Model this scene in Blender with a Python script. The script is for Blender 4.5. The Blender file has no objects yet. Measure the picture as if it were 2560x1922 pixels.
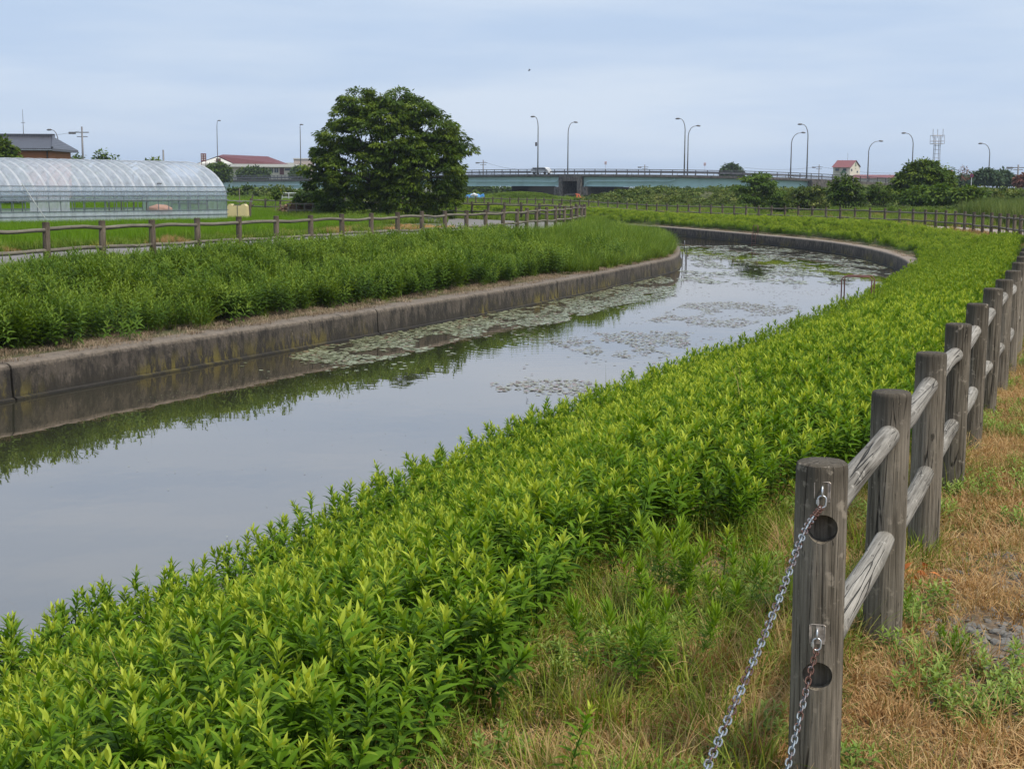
import bpy, bmesh, math, random
import numpy as np
from mathutils import Vector, Matrix, Euler, noise
from mathutils.geometry import delaunay_2d_cdt
R = math.radians
rng = np.random.default_rng(7)
random.seed(7)
C = bpy.context.scene.collection

# ------------------------------------------------------------------ camera
EYE = 1.85
FPX = 3550.0
cam_d = bpy.data.cameras.new('camera'); cam = bpy.data.objects.new('camera', cam_d); C.objects.link(cam)
cam_d.sensor_width = 36; cam_d.lens = FPX / 2560 * 36
cam_d.clip_start = 0.05; cam_d.clip_end = 8000
PITCH = math.atan((961 - 466) / FPX)
CAMROT = Matrix.Rotation(R(90) - PITCH, 4, 'X') @ Matrix.Rotation(R(0.3), 4, 'Z')
cam.matrix_world = Matrix.Translation((0, 0, EYE)) @ CAMROT
bpy.context.scene.camera = cam

# ------------------------------------------------------------------ sky, sun, exposure
SUN_EL, SUN_AZ = 58, 125          # azimuth clockwise from +Y
W = bpy.data.worlds.new('World'); bpy.context.scene.world = W; W.use_nodes = True
nt = W.node_tree; nt.nodes.clear()
n_out = nt.nodes.new('ShaderNodeOutputWorld'); n_bg = nt.nodes.new('ShaderNodeBackground')
n_sky = nt.nodes.new('ShaderNodeTexSky'); n_sky.sky_type = 'NISHITA'; n_sky.sun_disc = False
n_sky.sun_elevation = R(SUN_EL); n_sky.sun_rotation = R(SUN_AZ); n_sky.air_density = 1.2; n_sky.dust_density = 1.5
n_tc = nt.nodes.new('ShaderNodeTexCoord')
n_map = nt.nodes.new('ShaderNodeMapping'); n_map.inputs['Scale'].default_value = (1.0, 1.6, 7.0); n_map.inputs['Rotation'].default_value = (0.0, 0.12, 0.5)
n_noi = nt.nodes.new('ShaderNodeTexNoise'); n_noi.inputs['Scale'].default_value = 1.5; n_noi.inputs['Detail'].default_value = 6; n_noi.inputs['Roughness'].default_value = 0.55
n_ramp = nt.nodes.new('ShaderNodeValToRGB')
n_ramp.color_ramp.elements[0].position = 0.3; n_ramp.color_ramp.elements[0].color = (0.88,)*3 + (1,)
n_ramp.color_ramp.elements[1].position = 0.75; n_ramp.color_ramp.elements[1].color = (0.95,)*3 + (1,)
n_mix = nt.nodes.new('ShaderNodeMix'); n_mix.data_type = 'RGBA'
n_mix.inputs['B'].default_value = (5.3, 6.5, 8.9, 1)       # veil of thin high cloud
L = nt.links.new
L(n_tc.outputs['Generated'], n_map.inputs['Vector']); L(n_map.outputs['Vector'], n_noi.inputs['Vector'])
n_mix2 = nt.nodes.new('ShaderNodeMix'); n_mix2.data_type = 'RGBA'; n_mix2.inputs['A'].default_value = (5.35, 6.75, 9.0, 1); n_mix2.inputs['B'].default_value = (7.0, 8.05, 9.6, 1)
n_map2 = nt.nodes.new('ShaderNodeMapping'); n_map2.inputs['Scale'].default_value = (1.3, .8, 9.0); n_map2.inputs['Rotation'].default_value = (0.0, -0.1, 0.2); n_noi2 = nt.nodes.new('ShaderNodeTexNoise'); n_noi2.inputs['Scale'].default_value = 2.2; n_noi2.inputs['Detail'].default_value = 7
n_r2 = nt.nodes.new('ShaderNodeValToRGB'); n_r2.color_ramp.elements[0].position = .40; n_r2.color_ramp.elements[1].position = .66
L(n_tc.outputs['Generated'], n_map2.inputs['Vector']); L(n_map2.outputs['Vector'], n_noi2.inputs['Vector']); L(n_noi2.outputs['Fac'], n_r2.inputs['Fac']); L(n_r2.outputs['Color'], n_mix2.inputs['Factor']); L(n_mix2.outputs['Result'], n_mix.inputs['B'])
L(n_noi.outputs['Fac'], n_ramp.inputs['Fac']); L(n_ramp.outputs['Color'], n_mix.inputs['Factor'])
L(n_sky.outputs['Color'], n_mix.inputs['A']); L(n_mix.outputs['Result'], n_bg.inputs['Color'])
n_bg.inputs['Strength'].default_value = 0.1
L(n_bg.outputs['Background'], n_out.inputs['Surface'])
sun_d = bpy.data.lights.new('sun', 'SUN'); sun = bpy.data.objects.new('sun', sun_d); C.objects.link(sun)
sun_d.energy = 3.7; sun_d.angle = R(10); sun_d.color = (1, 0.93, 0.80)
sun.rotation_euler = (R(90 - SUN_EL), 0, R(180 - SUN_AZ))
sc = bpy.context.scene
sc.view_settings.view_transform = 'Standard'; sc.view_settings.look = 'None'
sc.view_settings.exposure = 0.0; sc.view_settings.gamma = 1
sc.render.engine = 'CYCLES'
sc.cycles.max_bounces = 6; sc.cycles.diffuse_bounces = 2; sc.cycles.glossy_bounces = 2
sc.cycles.transmission_bounces = 4; sc.cycles.transparent_max_bounces = 10
sc.cycles.use_denoising = True
sc.cycles.caustics_reflective = False; sc.cycles.caustics_refractive = False

# ------------------------------------------------------------------ picture point -> place
def ray(u, v):
    return (CAMROT.to_3x3() @ Vector(((u - 1280) / FPX, -(v - 961) / FPX, -1))).normalized()
def at(u, v, Y):
    d = ray(u, v); k = Y / d.y; return Vector((d.x * k, Y, EYE + d.z * k))
def onz(u, v, z):
    d = ray(u, v); k = (z - EYE) / d.z; return Vector((d.x * k, d.y * k, z))
def ss(a, b, x):
    t = np.clip((np.asarray(x, float) - a) / (b - a), 0, 1); return t * t * (3 - 2 * t)
def g(x, y):                       # the land falls very gently away from the camera
    y = np.asarray(y, float); k = ss(3, 12, x)
    return -0.0021 * np.clip(y - 20, 0, 115) * (1 - k) - 0.0046 * np.clip(y - 11, 0, 100) * k
WATER, WALLTOP = -1.35, -0.8

# ------------------------------------------------------------------ mesh helpers
def tag(o, label=None, cat=None, group=None, kind=None):
    if label: o['label'] = label
    if cat: o['category'] = cat
    if group: o['group'] = group
    if kind: o['kind'] = kind
    return o
def empty(name, loc=(0, 0, 0), rz=0, label=None, cat=None, group=None):
    o = bpy.data.objects.new(name, None); C.objects.link(o); o.location = loc; o.rotation_euler = (0, 0, rz)
    o.empty_display_size = 0.1
    return tag(o, label, cat, group)
class MB:
    def __init__(s): s.v = []; s.f = []; s.mi = []
    def add(s, vs, fs, m=0):
        k = len(s.v); s.v += [tuple(p) for p in vs]; s.f += [tuple(i + k for i in f) for f in fs]; s.mi += [m] * len(fs); return s
    def box(s, c, d, rz=0, m=0, tilt=None):
        x, y, z = d[0] / 2, d[1] / 2, d[2] / 2
        M = Matrix.Rotation(rz, 3, 'Z')
        if tilt is not None: M = M @ tilt
        vs = [Vector(c) + M @ Vector((a * x, b * y, e * z)) for e in (-1, 1) for b in (-1, 1) for a in (-1, 1)]
        return s.add(vs, [(0, 2, 3, 1), (4, 5, 7, 6), (0, 1, 5, 4), (2, 6, 7, 3), (0, 4, 6, 2), (1, 3, 7, 5)], m)
    def tube(s, pts, rad, n=8, caps=True, m=0, closed=False):
        pts = [Vector(p) for p in pts]
        if not hasattr(rad, '__len__'): rad = [rad] * len(pts)
        N = len(pts); vs = []; up = None
        for i, p in enumerate(pts):
            if closed: d = pts[(i + 1) % N] - pts[i - 1]
            else: d = pts[min(i + 1, N - 1)] - pts[max(i - 1, 0)]
            if d.length < 1e-9: d = Vector((0, 0, 1))
            d.normalize()
            if up is None:
                up = d.orthogonal().normalized()
            up = (up - d * up.dot(d)); up = up.normalized() if up.length > 1e-6 else d.orthogonal().normalized()
            w = d.cross(up)
            for k in range(n):
                a = 2 * math.pi * k / n
                vs.append(p + (up * math.cos(a) + w * math.sin(a)) * rad[i])
        fs = []
        for i in range(N if closed else N - 1):
            j = (i + 1) % N
            for k in range(n):
                fs.append((i * n + k, i * n + (k + 1) % n, j * n + (k + 1) % n, j * n + k))
        if caps and not closed:
            fs.append(tuple(range(n))[::-1]); fs.append(tuple((N - 1) * n + k for k in range(n)))
        return s.add(vs, fs, m)
    def quad(s, a, b, c, d, m=0): return s.add([a, b, c, d], [(0, 1, 2, 3)], m)
    def build(s, name, mats, parent=None, smooth=False):
        me = bpy.data.meshes.new(name); me.from_pydata(s.v, [], s.f)
        if not isinstance(mats, (list, tuple)): mats = [mats]
        for m in mats: me.materials.append(m)
        if len(mats) > 1: me.polygons.foreach_set('material_index', s.mi)
        if smooth:
            me.polygons.foreach_set('use_smooth', [True] * len(me.polygons))
        me.update()
        return link(name, me, parent)
def link(name, me, parent=None):
    o = bpy.data.objects.new(name, me); C.objects.link(o)
    if parent is not None: o.parent = parent
    return o
def np_mesh(name, V, F, mats, attr=None):
    V = np.asarray(V, np.float32); F = np.asarray(F, np.int32); nf, k = F.shape
    me = bpy.data.meshes.new(name)
    me.vertices.add(len(V)); me.vertices.foreach_set('co', V.ravel())
    me.loops.add(nf * k); me.loops.foreach_set('vertex_index', F.ravel())
    me.polygons.add(nf); me.polygons.foreach_set('loop_start', np.arange(nf) * k)
    me.update(calc_edges=True)
    for m in (mats if isinstance(mats, (list, tuple)) else [mats]): me.materials.append(m)
    if attr is not None:
        a = me.attributes.new('age', 'FLOAT', 'POINT'); a.data.foreach_set('value', np.asarray(attr, np.float32))
    return me
def unit(a): return a / np.maximum(np.linalg.norm(a, axis=-1, keepdims=True), 1e-9)
def leaves(P, D, Nn, Ln, Wd, age, droop=0.25, fold=0.25):
    """lance-shaped leaves: 7 points, 4 faces (quads) each, folded on the midrib and drooping"""
    P = np.asarray(P, float); D = unit(np.asarray(D, float)); Nn = np.asarray(Nn, float)
    Sd = unit(np.cross(D, Nn)); U = np.cross(Sd, D)
    Ln = np.broadcast_to(Ln, (len(P),))[:, None]; Wd = np.broadcast_to(Wd, (len(P),))[:, None]
    b = P; m1 = P + D * Ln * .35 - U * Ln * droop * .1; m2 = P + D * Ln * .7 - U * Ln * droop * .45; t = P + D * Ln - U * Ln * droop
    f = U * Wd * fold
    V = np.stack([b, m1 - Sd * Wd + f, m1, m1 + Sd * Wd + f, m2 - Sd * Wd * .7 + f * .7 , m2, m2 + Sd * Wd * .7 + f * .7, t], 1).reshape(-1, 3)
    o = (np.arange(len(P)) * 8)[:, None, None]
    q = np.array([[0, 1, 2, 2], [0, 2, 3, 3], [1, 4, 5, 2], [2, 5, 6, 3], [4, 7, 5, 5], [5, 7, 6, 6]])
    tri = np.array([[0, 2, 1], [0, 3, 2], [1, 2, 5], [1, 5, 4], [2, 3, 6], [2, 6, 5], [4, 5, 7], [5, 6, 7]])
    F = (o + tri[None]).reshape(-1, 3)
    return V, F, np.repeat(age, 8)
def diamonds(P, D, Nn, Ln, Wd, age):
    P = np.asarray(P, float); D = unit(np.asarray(D, float)); Sd = unit(np.cross(D, np.asarray(Nn, float))); U = np.cross(Sd, D)
    Ln = np.broadcast_to(Ln, (len(P),))[:, None]; Wd = np.broadcast_to(Wd, (len(P),))[:, None]
    V = np.stack([P, P + D * Ln * .45 - Sd * Wd, P + D * Ln - U * Ln * .2, P + D * Ln * .45 + Sd * Wd], 1).reshape(-1, 3)
    o = (np.arange(len(P)) * 4)[:, None, None]
    return V, (o + np.array([[0, 2, 1], [0, 3, 2]])[None]).reshape(-1, 3), np.repeat(age, 4)
def blades(P, az, h, lean, w, age, seg=4):
    """grass blades: tapering ribbons that arch over"""
    P = np.asarray(P, float); n = len(P); V = []; dirx = np.stack([np.cos(az), np.sin(az), 0 * az], 1); sd = np.stack([-np.sin(az), np.cos(az), 0 * az], 1)
    for i in range(seg + 1):
        t = i / seg; a = lean * t
        c = P + dirx * (h * t * np.sin(a))[:, None] + np.array([0, 0, 1.])[None] * (h * t * np.cos(a * .9))[:, None]
        ww = (w * (1 - t ** 1.6) + .0003)[:, None]
        V += [c - sd * ww, c + sd * ww]
    V = np.stack(V, 1).reshape(-1, 3); k = 2 * (seg + 1)
    o = (np.arange(n) * k)[:, None, None]
    q = np.array([[2 * i, 2 * i + 1, 2 * i + 3, 2 * i + 2] for i in range(seg)])
    return V, (o + q[None]).reshape(-1, 4), np.repeat(age, k)
def q2t(F): return np.concatenate([F[:, [0, 1, 2]], F[:, [0, 2, 3]]])
def cat(parts):
    Vs, Fs, As, k = [], [], [], 0
    for V, F, A in parts:
        if F.shape[1] == 4: F = q2t(F)
        Vs.append(V); Fs.append(F + k); As.append(A); k += len(V)
    return np.concatenate(Vs), np.concatenate(Fs), np.concatenate(As)

# ------------------------------------------------------------------ materials
def mat(name):
    m = bpy.data.materials.new(name); m.use_nodes = True; t = m.node_tree; t.nodes.clear()
    out = t.nodes.new('ShaderNodeOutputMaterial'); b = t.nodes.new('ShaderNodeBsdfPrincipled')
    t.links.new(b.outputs[0], out.inputs[0]); b.inputs['Roughness'].default_value = .7
    return m, t, b, out
def nd(t, typ, **kw):
    n = t.nodes.new(typ)
    for k, v in kw.items():
        if k in n.inputs.keys() if hasattr(n.inputs, 'keys') else False: n.inputs[k].default_value = v
        else: setattr(n, k, v)
    return n
def ramp(t, stops, fac=None):
    r = t.nodes.new('ShaderNodeValToRGB'); e = r.color_ramp.elements
    while len(e) < len(stops): e.new(0.5)
    for i, (p, c) in enumerate(stops): e[i].position = p; e[i].color = (*c, 1) if len(c) == 3 else c
    if fac is not None: t.links.new(fac, r.inputs['Fac'])
    return r.outputs['Color']
def coords(t, kind='Object', scale=(1, 1, 1)):
    c = t.nodes.new('ShaderNodeTexCoord')
    m = t.nodes.new('ShaderNodeMapping'); m.inputs['Scale'].default_value = scale
    if kind == 'World':
        gm = t.nodes.new('ShaderNodeNewGeometry'); t.links.new(gm.outputs['Position'], m.inputs['Vector'])
    else: t.links.new(c.outputs[kind], m.inputs['Vector'])
    return m.outputs['Vector']
def noi(t, vec, scale=5, detail=4, rough=.55, dist=0):
    n = t.nodes.new('ShaderNodeTexNoise'); n.inputs['Scale'].default_value = scale; n.inputs['Detail'].default_value = detail
    n.inputs['Roughness'].default_value = rough; n.inputs['Distortion'].default_value = dist
    t.links.new(vec, n.inputs['Vector']); return n.outputs['Fac']
def mixc(t, fac, a, b, mode='MIX'):
    n = t.nodes.new('ShaderNodeMix'); n.data_type = 'RGBA'; n.blend_type = mode
    for s, v in (('Factor', fac), ('A', a), ('B', b)):
        if isinstance(v, (int, float)): n.inputs[s].default_value = v
        elif isinstance(v, tuple): n.inputs[s].default_value = (*v, 1)
        else: t.links.new(v, n.inputs[s])
    return n.outputs['Result']
def mth(t, op, a, b=None):
    n = t.nodes.new('ShaderNodeMath'); n.operation = op
    for i, v in enumerate((a, b)):
        if v is None: continue
        if isinstance(v, (int, float)): n.inputs[i].default_value = v
        else: t.links.new(v, n.inputs[i])
    return n.outputs[0]
def bump(t, b, h, strength=.4, dist=.02):
    n = t.nodes.new('ShaderNodeBump'); n.inputs['Strength'].default_value = strength; n.inputs['Distance'].default_value = dist
    t.links.new(h, n.inputs['Height']); t.links.new(n.outputs['Normal'], b.inputs['Normal'])
def plain(name, col, rough=.6, metal=0, var=.15, scale=3):
    m, t, b, _ = mat(name); v = coords(t, 'Object')
    f = noi(t, v, scale, 5)
    c = ramp(t, [(.3, tuple(x * (1 - var) for x in col)), (.7, tuple(min(1, x * (1 + var)) for x in col))], f)
    t.links.new(c, b.inputs['Base Color']); b.inputs['Roughness'].default_value = rough; b.inputs['Metallic'].default_value = metal
    return m
def leafmat(name, old, mid, young, trans=.3, patch=.35, rough=.55, dry=None, dryamt=0.0, pscale=.6, spec=.14):
    m, t, b, out = mat(name)
    at_ = t.nodes.new('ShaderNodeAttribute'); at_.attribute_name = 'age'
    oi = t.nodes.new('ShaderNodeObjectInfo')
    v = coords(t, 'World'); pn = noi(t, v, pscale, 3)
    a = mth(t, 'ADD', at_.outputs['Fac'], mth(t, 'MULTIPLY', mth(t, 'SUBTRACT', oi.outputs['Random'], .5), .3))
    a = mth(t, 'ADD', a, mth(t, 'MULTIPLY', mth(t, 'SUBTRACT', pn, .5), patch * 2))
    c = ramp(t, [(0.0, old), (.5, mid), (1.0, young)], a)
    if dry is not None:
        r2 = mth(t, 'FRACT', mth(t, 'MULTIPLY', oi.outputs['Random'], 17.3))
        k = mth(t, 'LESS_THAN', r2, dryamt)
        c = mixc(t, k, c, dry)
    t.links.new(c, b.inputs['Base Color']); b.inputs['Roughness'].default_value = rough
    b.inputs['Specular IOR Level'].default_value = spec
    tr = t.nodes.new('ShaderNodeBsdfTranslucent')
    c2 = mixc(t, 1.0, c, (1.25, 1.15, .45), 'MULTIPLY'); t.links.new(c2, tr.inputs['Color'])
    mx = t.nodes.new('ShaderNodeMixShader'); mx.inputs[0].default_value = trans
    t.links.new(b.outputs[0], mx.inputs[1]); t.links.new(tr.outputs[0], mx.inputs[2]); t.links.new(mx.outputs[0], out.inputs[0])
    return m
M = {}
M['golden'] = leafmat('goldenrod_leaf', (.055, .120, .008), (.135, .258, .014), (.50, .57, .07), .38, .12)
M['golden_far'] = leafmat('goldenrod_far_leaf', (.062, .120, .008), (.142, .248, .014), (.32, .39, .04), .34, .2)
M['mugwort'] = leafmat('mugwort_leaf', (.034, .072, .009), (.095, .172, .017), (.23, .31, .042), .32, .46, pscale=.5)
M['grass'] = leafmat('grass_blade', (.075, .135, .014), (.18, .26, .024), (.40, .42, .08), .3, .25, dry=(.42, .31, .13), dryamt=.14)
M['grass_mix'] = leafmat('grass_mixed_blade', (.12, .17, .03), (.29, .31, .07), (.48, .38, .14), .3, .3, dry=(.40, .26, .12), dryamt=.35)
M['dry'] = leafmat('dry_grass_blade', (.26, .125, .05), (.46, .27, .115), (.60, .43, .22), .2, .45, rough=.8, dry=(.20, .24, .06), dryamt=.14, pscale=1.5)
M['straw'] = leafmat('straw_litter', (.17, .115, .075), (.28, .20, .135), (.42, .33, .23), .1, .3, rough=.85)
M['rice'] = leafmat('rice_blade', (.075, .165, .006), (.135, .26, .008), (.21, .34, .02), .35, .15)
M['reed'] = leafmat('reed_blade', (.06, .105, .025), (.13, .19, .045), (.26, .28, .09), .3, .25, pscale=.2)
M['reed_green'] = leafmat('tall_grass_blade', (.062, .122, .012), (.135, .222, .020), (.27, .34, .05), .3, .3, pscale=.4)
M['tree'] = leafmat('tree_leaf', (.030, .058, .007), (.072, .125, .011), (.16, .22, .025), .30, .10, rough=.4, pscale=.5)
M['tree_mid'] = leafmat('tree_mid_leaf', (.04, .075, .010), (.085, .145, .016), (.18, .24, .035), .25, .2, pscale=.4)
M['tree_light'] = leafmat('tree_light_leaf', (.05, .095, .015), (.10, .17, .022), (.18, .26, .04), .3, .2, pscale=.4)
M['tree_far'] = leafmat('tree_far_leaf', (.04, .075, .04), (.075, .12, .06), (.12, .17, .08), .25, .2, pscale=.2)  # bluish haze of distance mixed into the leaf colour
M['bush'] = leafmat('levee_leaf', (.045, .075, .014), (.11, .165, .03), (.25, .27, .07), .25, .6, pscale=.22)
M['bramble'] = leafmat('dry_bramble', (.13, .075, .05), (.20, .13, .09), (.30, .21, .13), .1, .3, rough=.9)
M['redleaf'] = leafmat('red_leaf', (.12, .05, .04), (.22, .09, .07), (.3, .14, .1), .2, .2)
M['orange_leaf'] = leafmat('orange_leaf', (.40, .11, .03), (.60, .2, .06), (.7, .32, .10), .2, .2)

def wood(name, dark, light, dark_top=False):
    m, t, b, _ = mat(name)
    oi = t.nodes.new('ShaderNodeObjectInfo')
    tc = t.nodes.new('ShaderNodeTexCoord'); mp = t.nodes.new('ShaderNodeMapping'); mp.inputs['Scale'].default_value = (1, 1, .035)
    cmb = t.nodes.new('ShaderNodeCombineXYZ')
    for i in range(3): t.links.new(mth(t, 'MULTIPLY', oi.outputs['Random'], 3.7 + i * 5.1), cmb.inputs[i])
    va = t.nodes.new('ShaderNodeVectorMath'); va.operation = 'ADD'
    t.links.new(tc.outputs['Object'], va.inputs[0]); t.links.new(cmb.outputs[0], va.inputs[1]); t.links.new(va.outputs[0], mp.inputs['Vector'])
    gr = noi(t, mp.outputs[0], 90, 5, .65)
    gr2 = noi(t, mp.outputs[0], 28, 3, .5)
    mp2 = t.nodes.new('ShaderNodeMapping'); mp2.inputs['Scale'].default_value = (1, 1, .25); t.links.new(va.outputs[0], mp2.inputs['Vector'])
    blot = noi(t, mp2.outputs[0], 9, 4, .6)
    shade = mth(t, 'ADD', mth(t, 'MULTIPLY', gr, .62), mth(t, 'MULTIPLY', blot, .38))
    shade = mth(t, 'ADD', shade, mth(t, 'MULTIPLY', mth(t, 'SUBTRACT', oi.outputs['Random'], .5), .08))
    c = ramp(t, [(.36, dark), (.5, tuple((a + b2) / 2 for a, b2 in zip(dark, light))), (.64, light)], shade)
    vor = t.nodes.new('ShaderNodeTexVoronoi'); vor.feature = 'DISTANCE_TO_EDGE'; vor.inputs['Scale'].default_value = 26
    mp3 = t.nodes.new('ShaderNodeMapping'); mp3.inputs['Scale'].default_value = (1, 1, .035); t.links.new(va.outputs[0], mp3.inputs['Vector'])
    ds = t.nodes.new('ShaderNodeVectorMath'); ds.operation = 'ADD'; t.links.new(mp3.outputs[0], ds.inputs[0])
    nv = t.nodes.new('ShaderNodeTexNoise'); nv.inputs['Scale'].default_value = 14; nv.inputs['Detail'].default_value = 4; t.links.new(mp2.outputs[0], nv.inputs['Vector'])
    sc_ = t.nodes.new('ShaderNodeVectorMath'); sc_.operation = 'SCALE'; sc_.inputs['Scale'].default_value = .006
    t.links.new(nv.outputs['Color'], sc_.inputs[0]); t.links.new(sc_.outputs[0], ds.inputs[1]); t.links.new(ds.outputs[0], vor.inputs['Vector'])
    brk = noi(t, mp2.outputs[0], 11, 3, .6)                                   # cracks open and close along the log
    line = mth(t, 'MULTIPLY', ramp(t, [(0.0, (1, 1, 1)), (.024, (0, 0, 0))], vor.outputs['Distance']), ramp(t, [(.47, (0, 0, 0)), (.55, (1, 1, 1))], brk))
    c = mixc(t, mth(t, 'MULTIPLY', line, .85), c, tuple(x * .15 for x in dark))
    if dark_top:
        spz = t.nodes.new('ShaderNodeSeparateXYZ'); t.links.new(tc.outputs['Object'], spz.inputs[0])
        hd_ = mth(t, 'ADD', mth(t, 'MULTIPLY', mth(t, 'SUBTRACT', spz.outputs['Z'], .78), 3.0), mth(t, 'MULTIPLY', blot, .5))
        c = mixc(t, ramp(t, [(.45, (0, 0, 0)), (1.0, (.75, .75, .75))], hd_), c, tuple(x * .75 for x in dark))
    lich = ramp(t, [(.60, (0, 0, 0)), (.68, (.7, .7, .7))], noi(t, va.outputs[0], 20, 4, .65))
    c = mixc(t, lich, c, tuple(min(1, x * 1.15) for x in light))
    spk = ramp(t, [(.66, (0, 0, 0)), (.70, (.8, .8, .8))], noi(t, mp2.outputs[0], 42, 3, .6))
    c = mixc(t, spk, c, tuple(x * .4 for x in dark))
    fine = noi(t, va.outputs[0], 160, 3, .7)
    c = mixc(t, mth(t, 'MULTIPLY', fine, .35), c, tuple(x * .5 for x in dark))
    t.links.new(c, b.inputs['Base Color']); b.inputs['Roughness'].default_value = .9; b.inputs['Specular IOR Level'].default_value = .2
    hgt = mth(t, 'SUBTRACT', mth(t, 'MULTIPLY', gr, .7), mth(t, 'MULTIPLY', line, 1.2))
    bump(t, b, hgt, 1.0, .009)
    return m
M['concrete_far'] = None
M['post'] = wood('weathered_post_wood', (.075, .062, .045), (.35, .30, .235), True)
M['rail'] = wood('weathered_rail_wood', (.12, .108, .09), (.45, .42, .37))
M['post_far'] = wood('weathered_post_wood_far', (.075, .058, .043), (.25, .20, .15), True)
M['rail_far'] = wood('weathered_rail_wood_far', (.12, .105, .08), (.28, .25, .20))

def concrete(name, dark, light, moss=True):
    m, t, b, _ = mat(name)
    v = coords(t, 'World'); vs = coords(t, 'World', (1, 1, .38))
    n1 = noi(t, v, .9, 7, .7); n2 = noi(t, v, 14, 5, .7); n3 = noi(t, vs, 4.5, 5, .7)
    c = ramp(t, [(.3, dark), (.7, light)], mth(t, 'ADD', mth(t, 'MULTIPLY', n1, .7), mth(t, 'MULTIPLY', n2, .3)))
    c = mixc(t, ramp(t, [(.46, (0, 0, 0)), (.60, (.85, .85, .85))], n3), c, tuple(x * .3 for x in dark))
    c = mixc(t, ramp(t, [(.62, (0, 0, 0)), (.70, (.5, .5, .5))], noi(t, v, 8, 3, .6)), c, tuple(min(1, x * 1.5) for x in light))
    gm = t.nodes.new('ShaderNodeNewGeometry'); sp = t.nodes.new('ShaderNodeSeparateXYZ'); t.links.new(gm.outputs['Position'], sp.inputs[0])
    z = sp.outputs['Z']
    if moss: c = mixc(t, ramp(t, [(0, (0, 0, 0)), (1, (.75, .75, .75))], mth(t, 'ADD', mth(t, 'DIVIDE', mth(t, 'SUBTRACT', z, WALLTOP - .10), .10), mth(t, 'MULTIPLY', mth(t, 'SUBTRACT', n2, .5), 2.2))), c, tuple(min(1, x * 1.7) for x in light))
    if moss:      # algae and damp band that follow the waterline
        low = ramp(t, [(0, (1, 1, 1)), (1, (0, 0, 0))], mth(t, 'DIVIDE', mth(t, 'SUBTRACT', z, WATER), .40))
        n4 = noi(t, vs, 7, 5, .7); n5 = noi(t, v, .35, 3, .5)
        k = mth(t, 'MULTIPLY', ramp(t, [(.5, (0, 0, 0)), (.62, (1, 1, 1))], mth(t, 'ADD', mth(t, 'MULTIPLY', low, .27), mth(t, 'MULTIPLY', n4, .90))), 1.0)
        c = mixc(t, mth(t, 'MULTIPLY', k, .8), c, (.022, .018, .012))
        k2 = mth(t, 'MULTIPLY', mth(t, 'MULTIPLY', ramp(t, [(.47, (0, 0, 0)), (.56, (1, 1, 1))], noi(t, vs, 5.2, 5, .75)), ramp(t, [(.44, (0, 0, 0)), (.56, (1, 1, 1))], n5)), low)
        c = mixc(t, k2, c, (.17, .135, .025))
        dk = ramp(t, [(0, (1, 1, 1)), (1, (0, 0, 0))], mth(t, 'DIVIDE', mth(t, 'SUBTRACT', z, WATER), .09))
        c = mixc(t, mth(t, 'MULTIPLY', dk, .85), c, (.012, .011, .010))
    t.links.new(c, b.inputs['Base Color']); b.inputs['Roughness'].default_value = .9
    bump(t, b, n2, .9, .02)
    return m
M['concrete'] = concrete('stained_concrete', (.030, .025, .020), (.130, .104, .080))
M['concrete_far'] = concrete('brown_streaked_concrete', (.055, .043, .034), (.185, .148, .115))
M['concrete_dry'] = concrete('grey_concrete', (.10, .085, .078), (.20, .175, .155), False)

def ground_mat():
    m, t, b, _ = mat('soil_and_turf'); v = coords(t, 'World')
    n1 = noi(t, v, .25, 5, .6); n2 = noi(t, v, 6, 6, .7); n3 = noi(t, v, 45, 4, .7)
    c = ramp(t, [(.3, (.10, .075, .045)), (.5, (.09, .10, .03)), (.7, (.08, .14, .03))], mth(t, 'ADD', mth(t, 'MULTIPLY', n1, .6), mth(t, 'MULTIPLY', n2, .4)))
    c = mixc(t, mth(t, 'MULTIPLY', n3, .6), c, (.05, .04, .028))
    t.links.new(c, b.inputs['Base Color']); b.inputs['Roughness'].default_value = .95; bump(t, b, n2, .6, .05); return m
def soil_mat():
    m, t, b, _ = mat('dry_stony_soil'); v = coords(t, 'World')
    n2 = noi(t, v, 5, 6, .7); n3 = noi(t, v, 60, 4, .7)
    vo = t.nodes.new('ShaderNodeTexVoronoi'); vo.inputs['Scale'].default_value = 28; t.links.new(v, vo.inputs['Vector'])
    c = ramp(t, [(.3, (.075, .055, .04)), (.7, (.21, .155, .10))], mth(t, 'ADD', mth(t, 'MULTIPLY', n3, .5), mth(t, 'MULTIPLY', n2, .5)))
    t.links.new(c, b.inputs['Base Color']); b.inputs['Roughness'].default_value = .95; bump(t, b, vo.outputs['Distance'], .5, .03); return m
M['ground'] = ground_mat(); M['soil'] = soil_mat()
def road_mat(name, a, b_):
    m, t, b, _ = mat(name); v = coords(t, 'World'); n1 = noi(t, v, .5, 5, .6); n2 = noi(t, v, 40, 4, .8)
    c = ramp(t, [(.3, a), (.7, b_)], mth(t, 'ADD', mth(t, 'MULTIPLY', n1, .5), mth(t, 'MULTIPLY', n2, .5)))
    t.links.new(c, b.inputs['Base Color']); b.inputs['Roughness'].default_value = .9; bump(t, b, n2, .4, .01); return m
M['road'] = road_mat('grey_pavement', (.14, .128, .118), (.215, .198, .183))
M['gravel'] = road_mat('pinkish_gravel', (.22, .18, .15), (.36, .30, .26))
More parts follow.
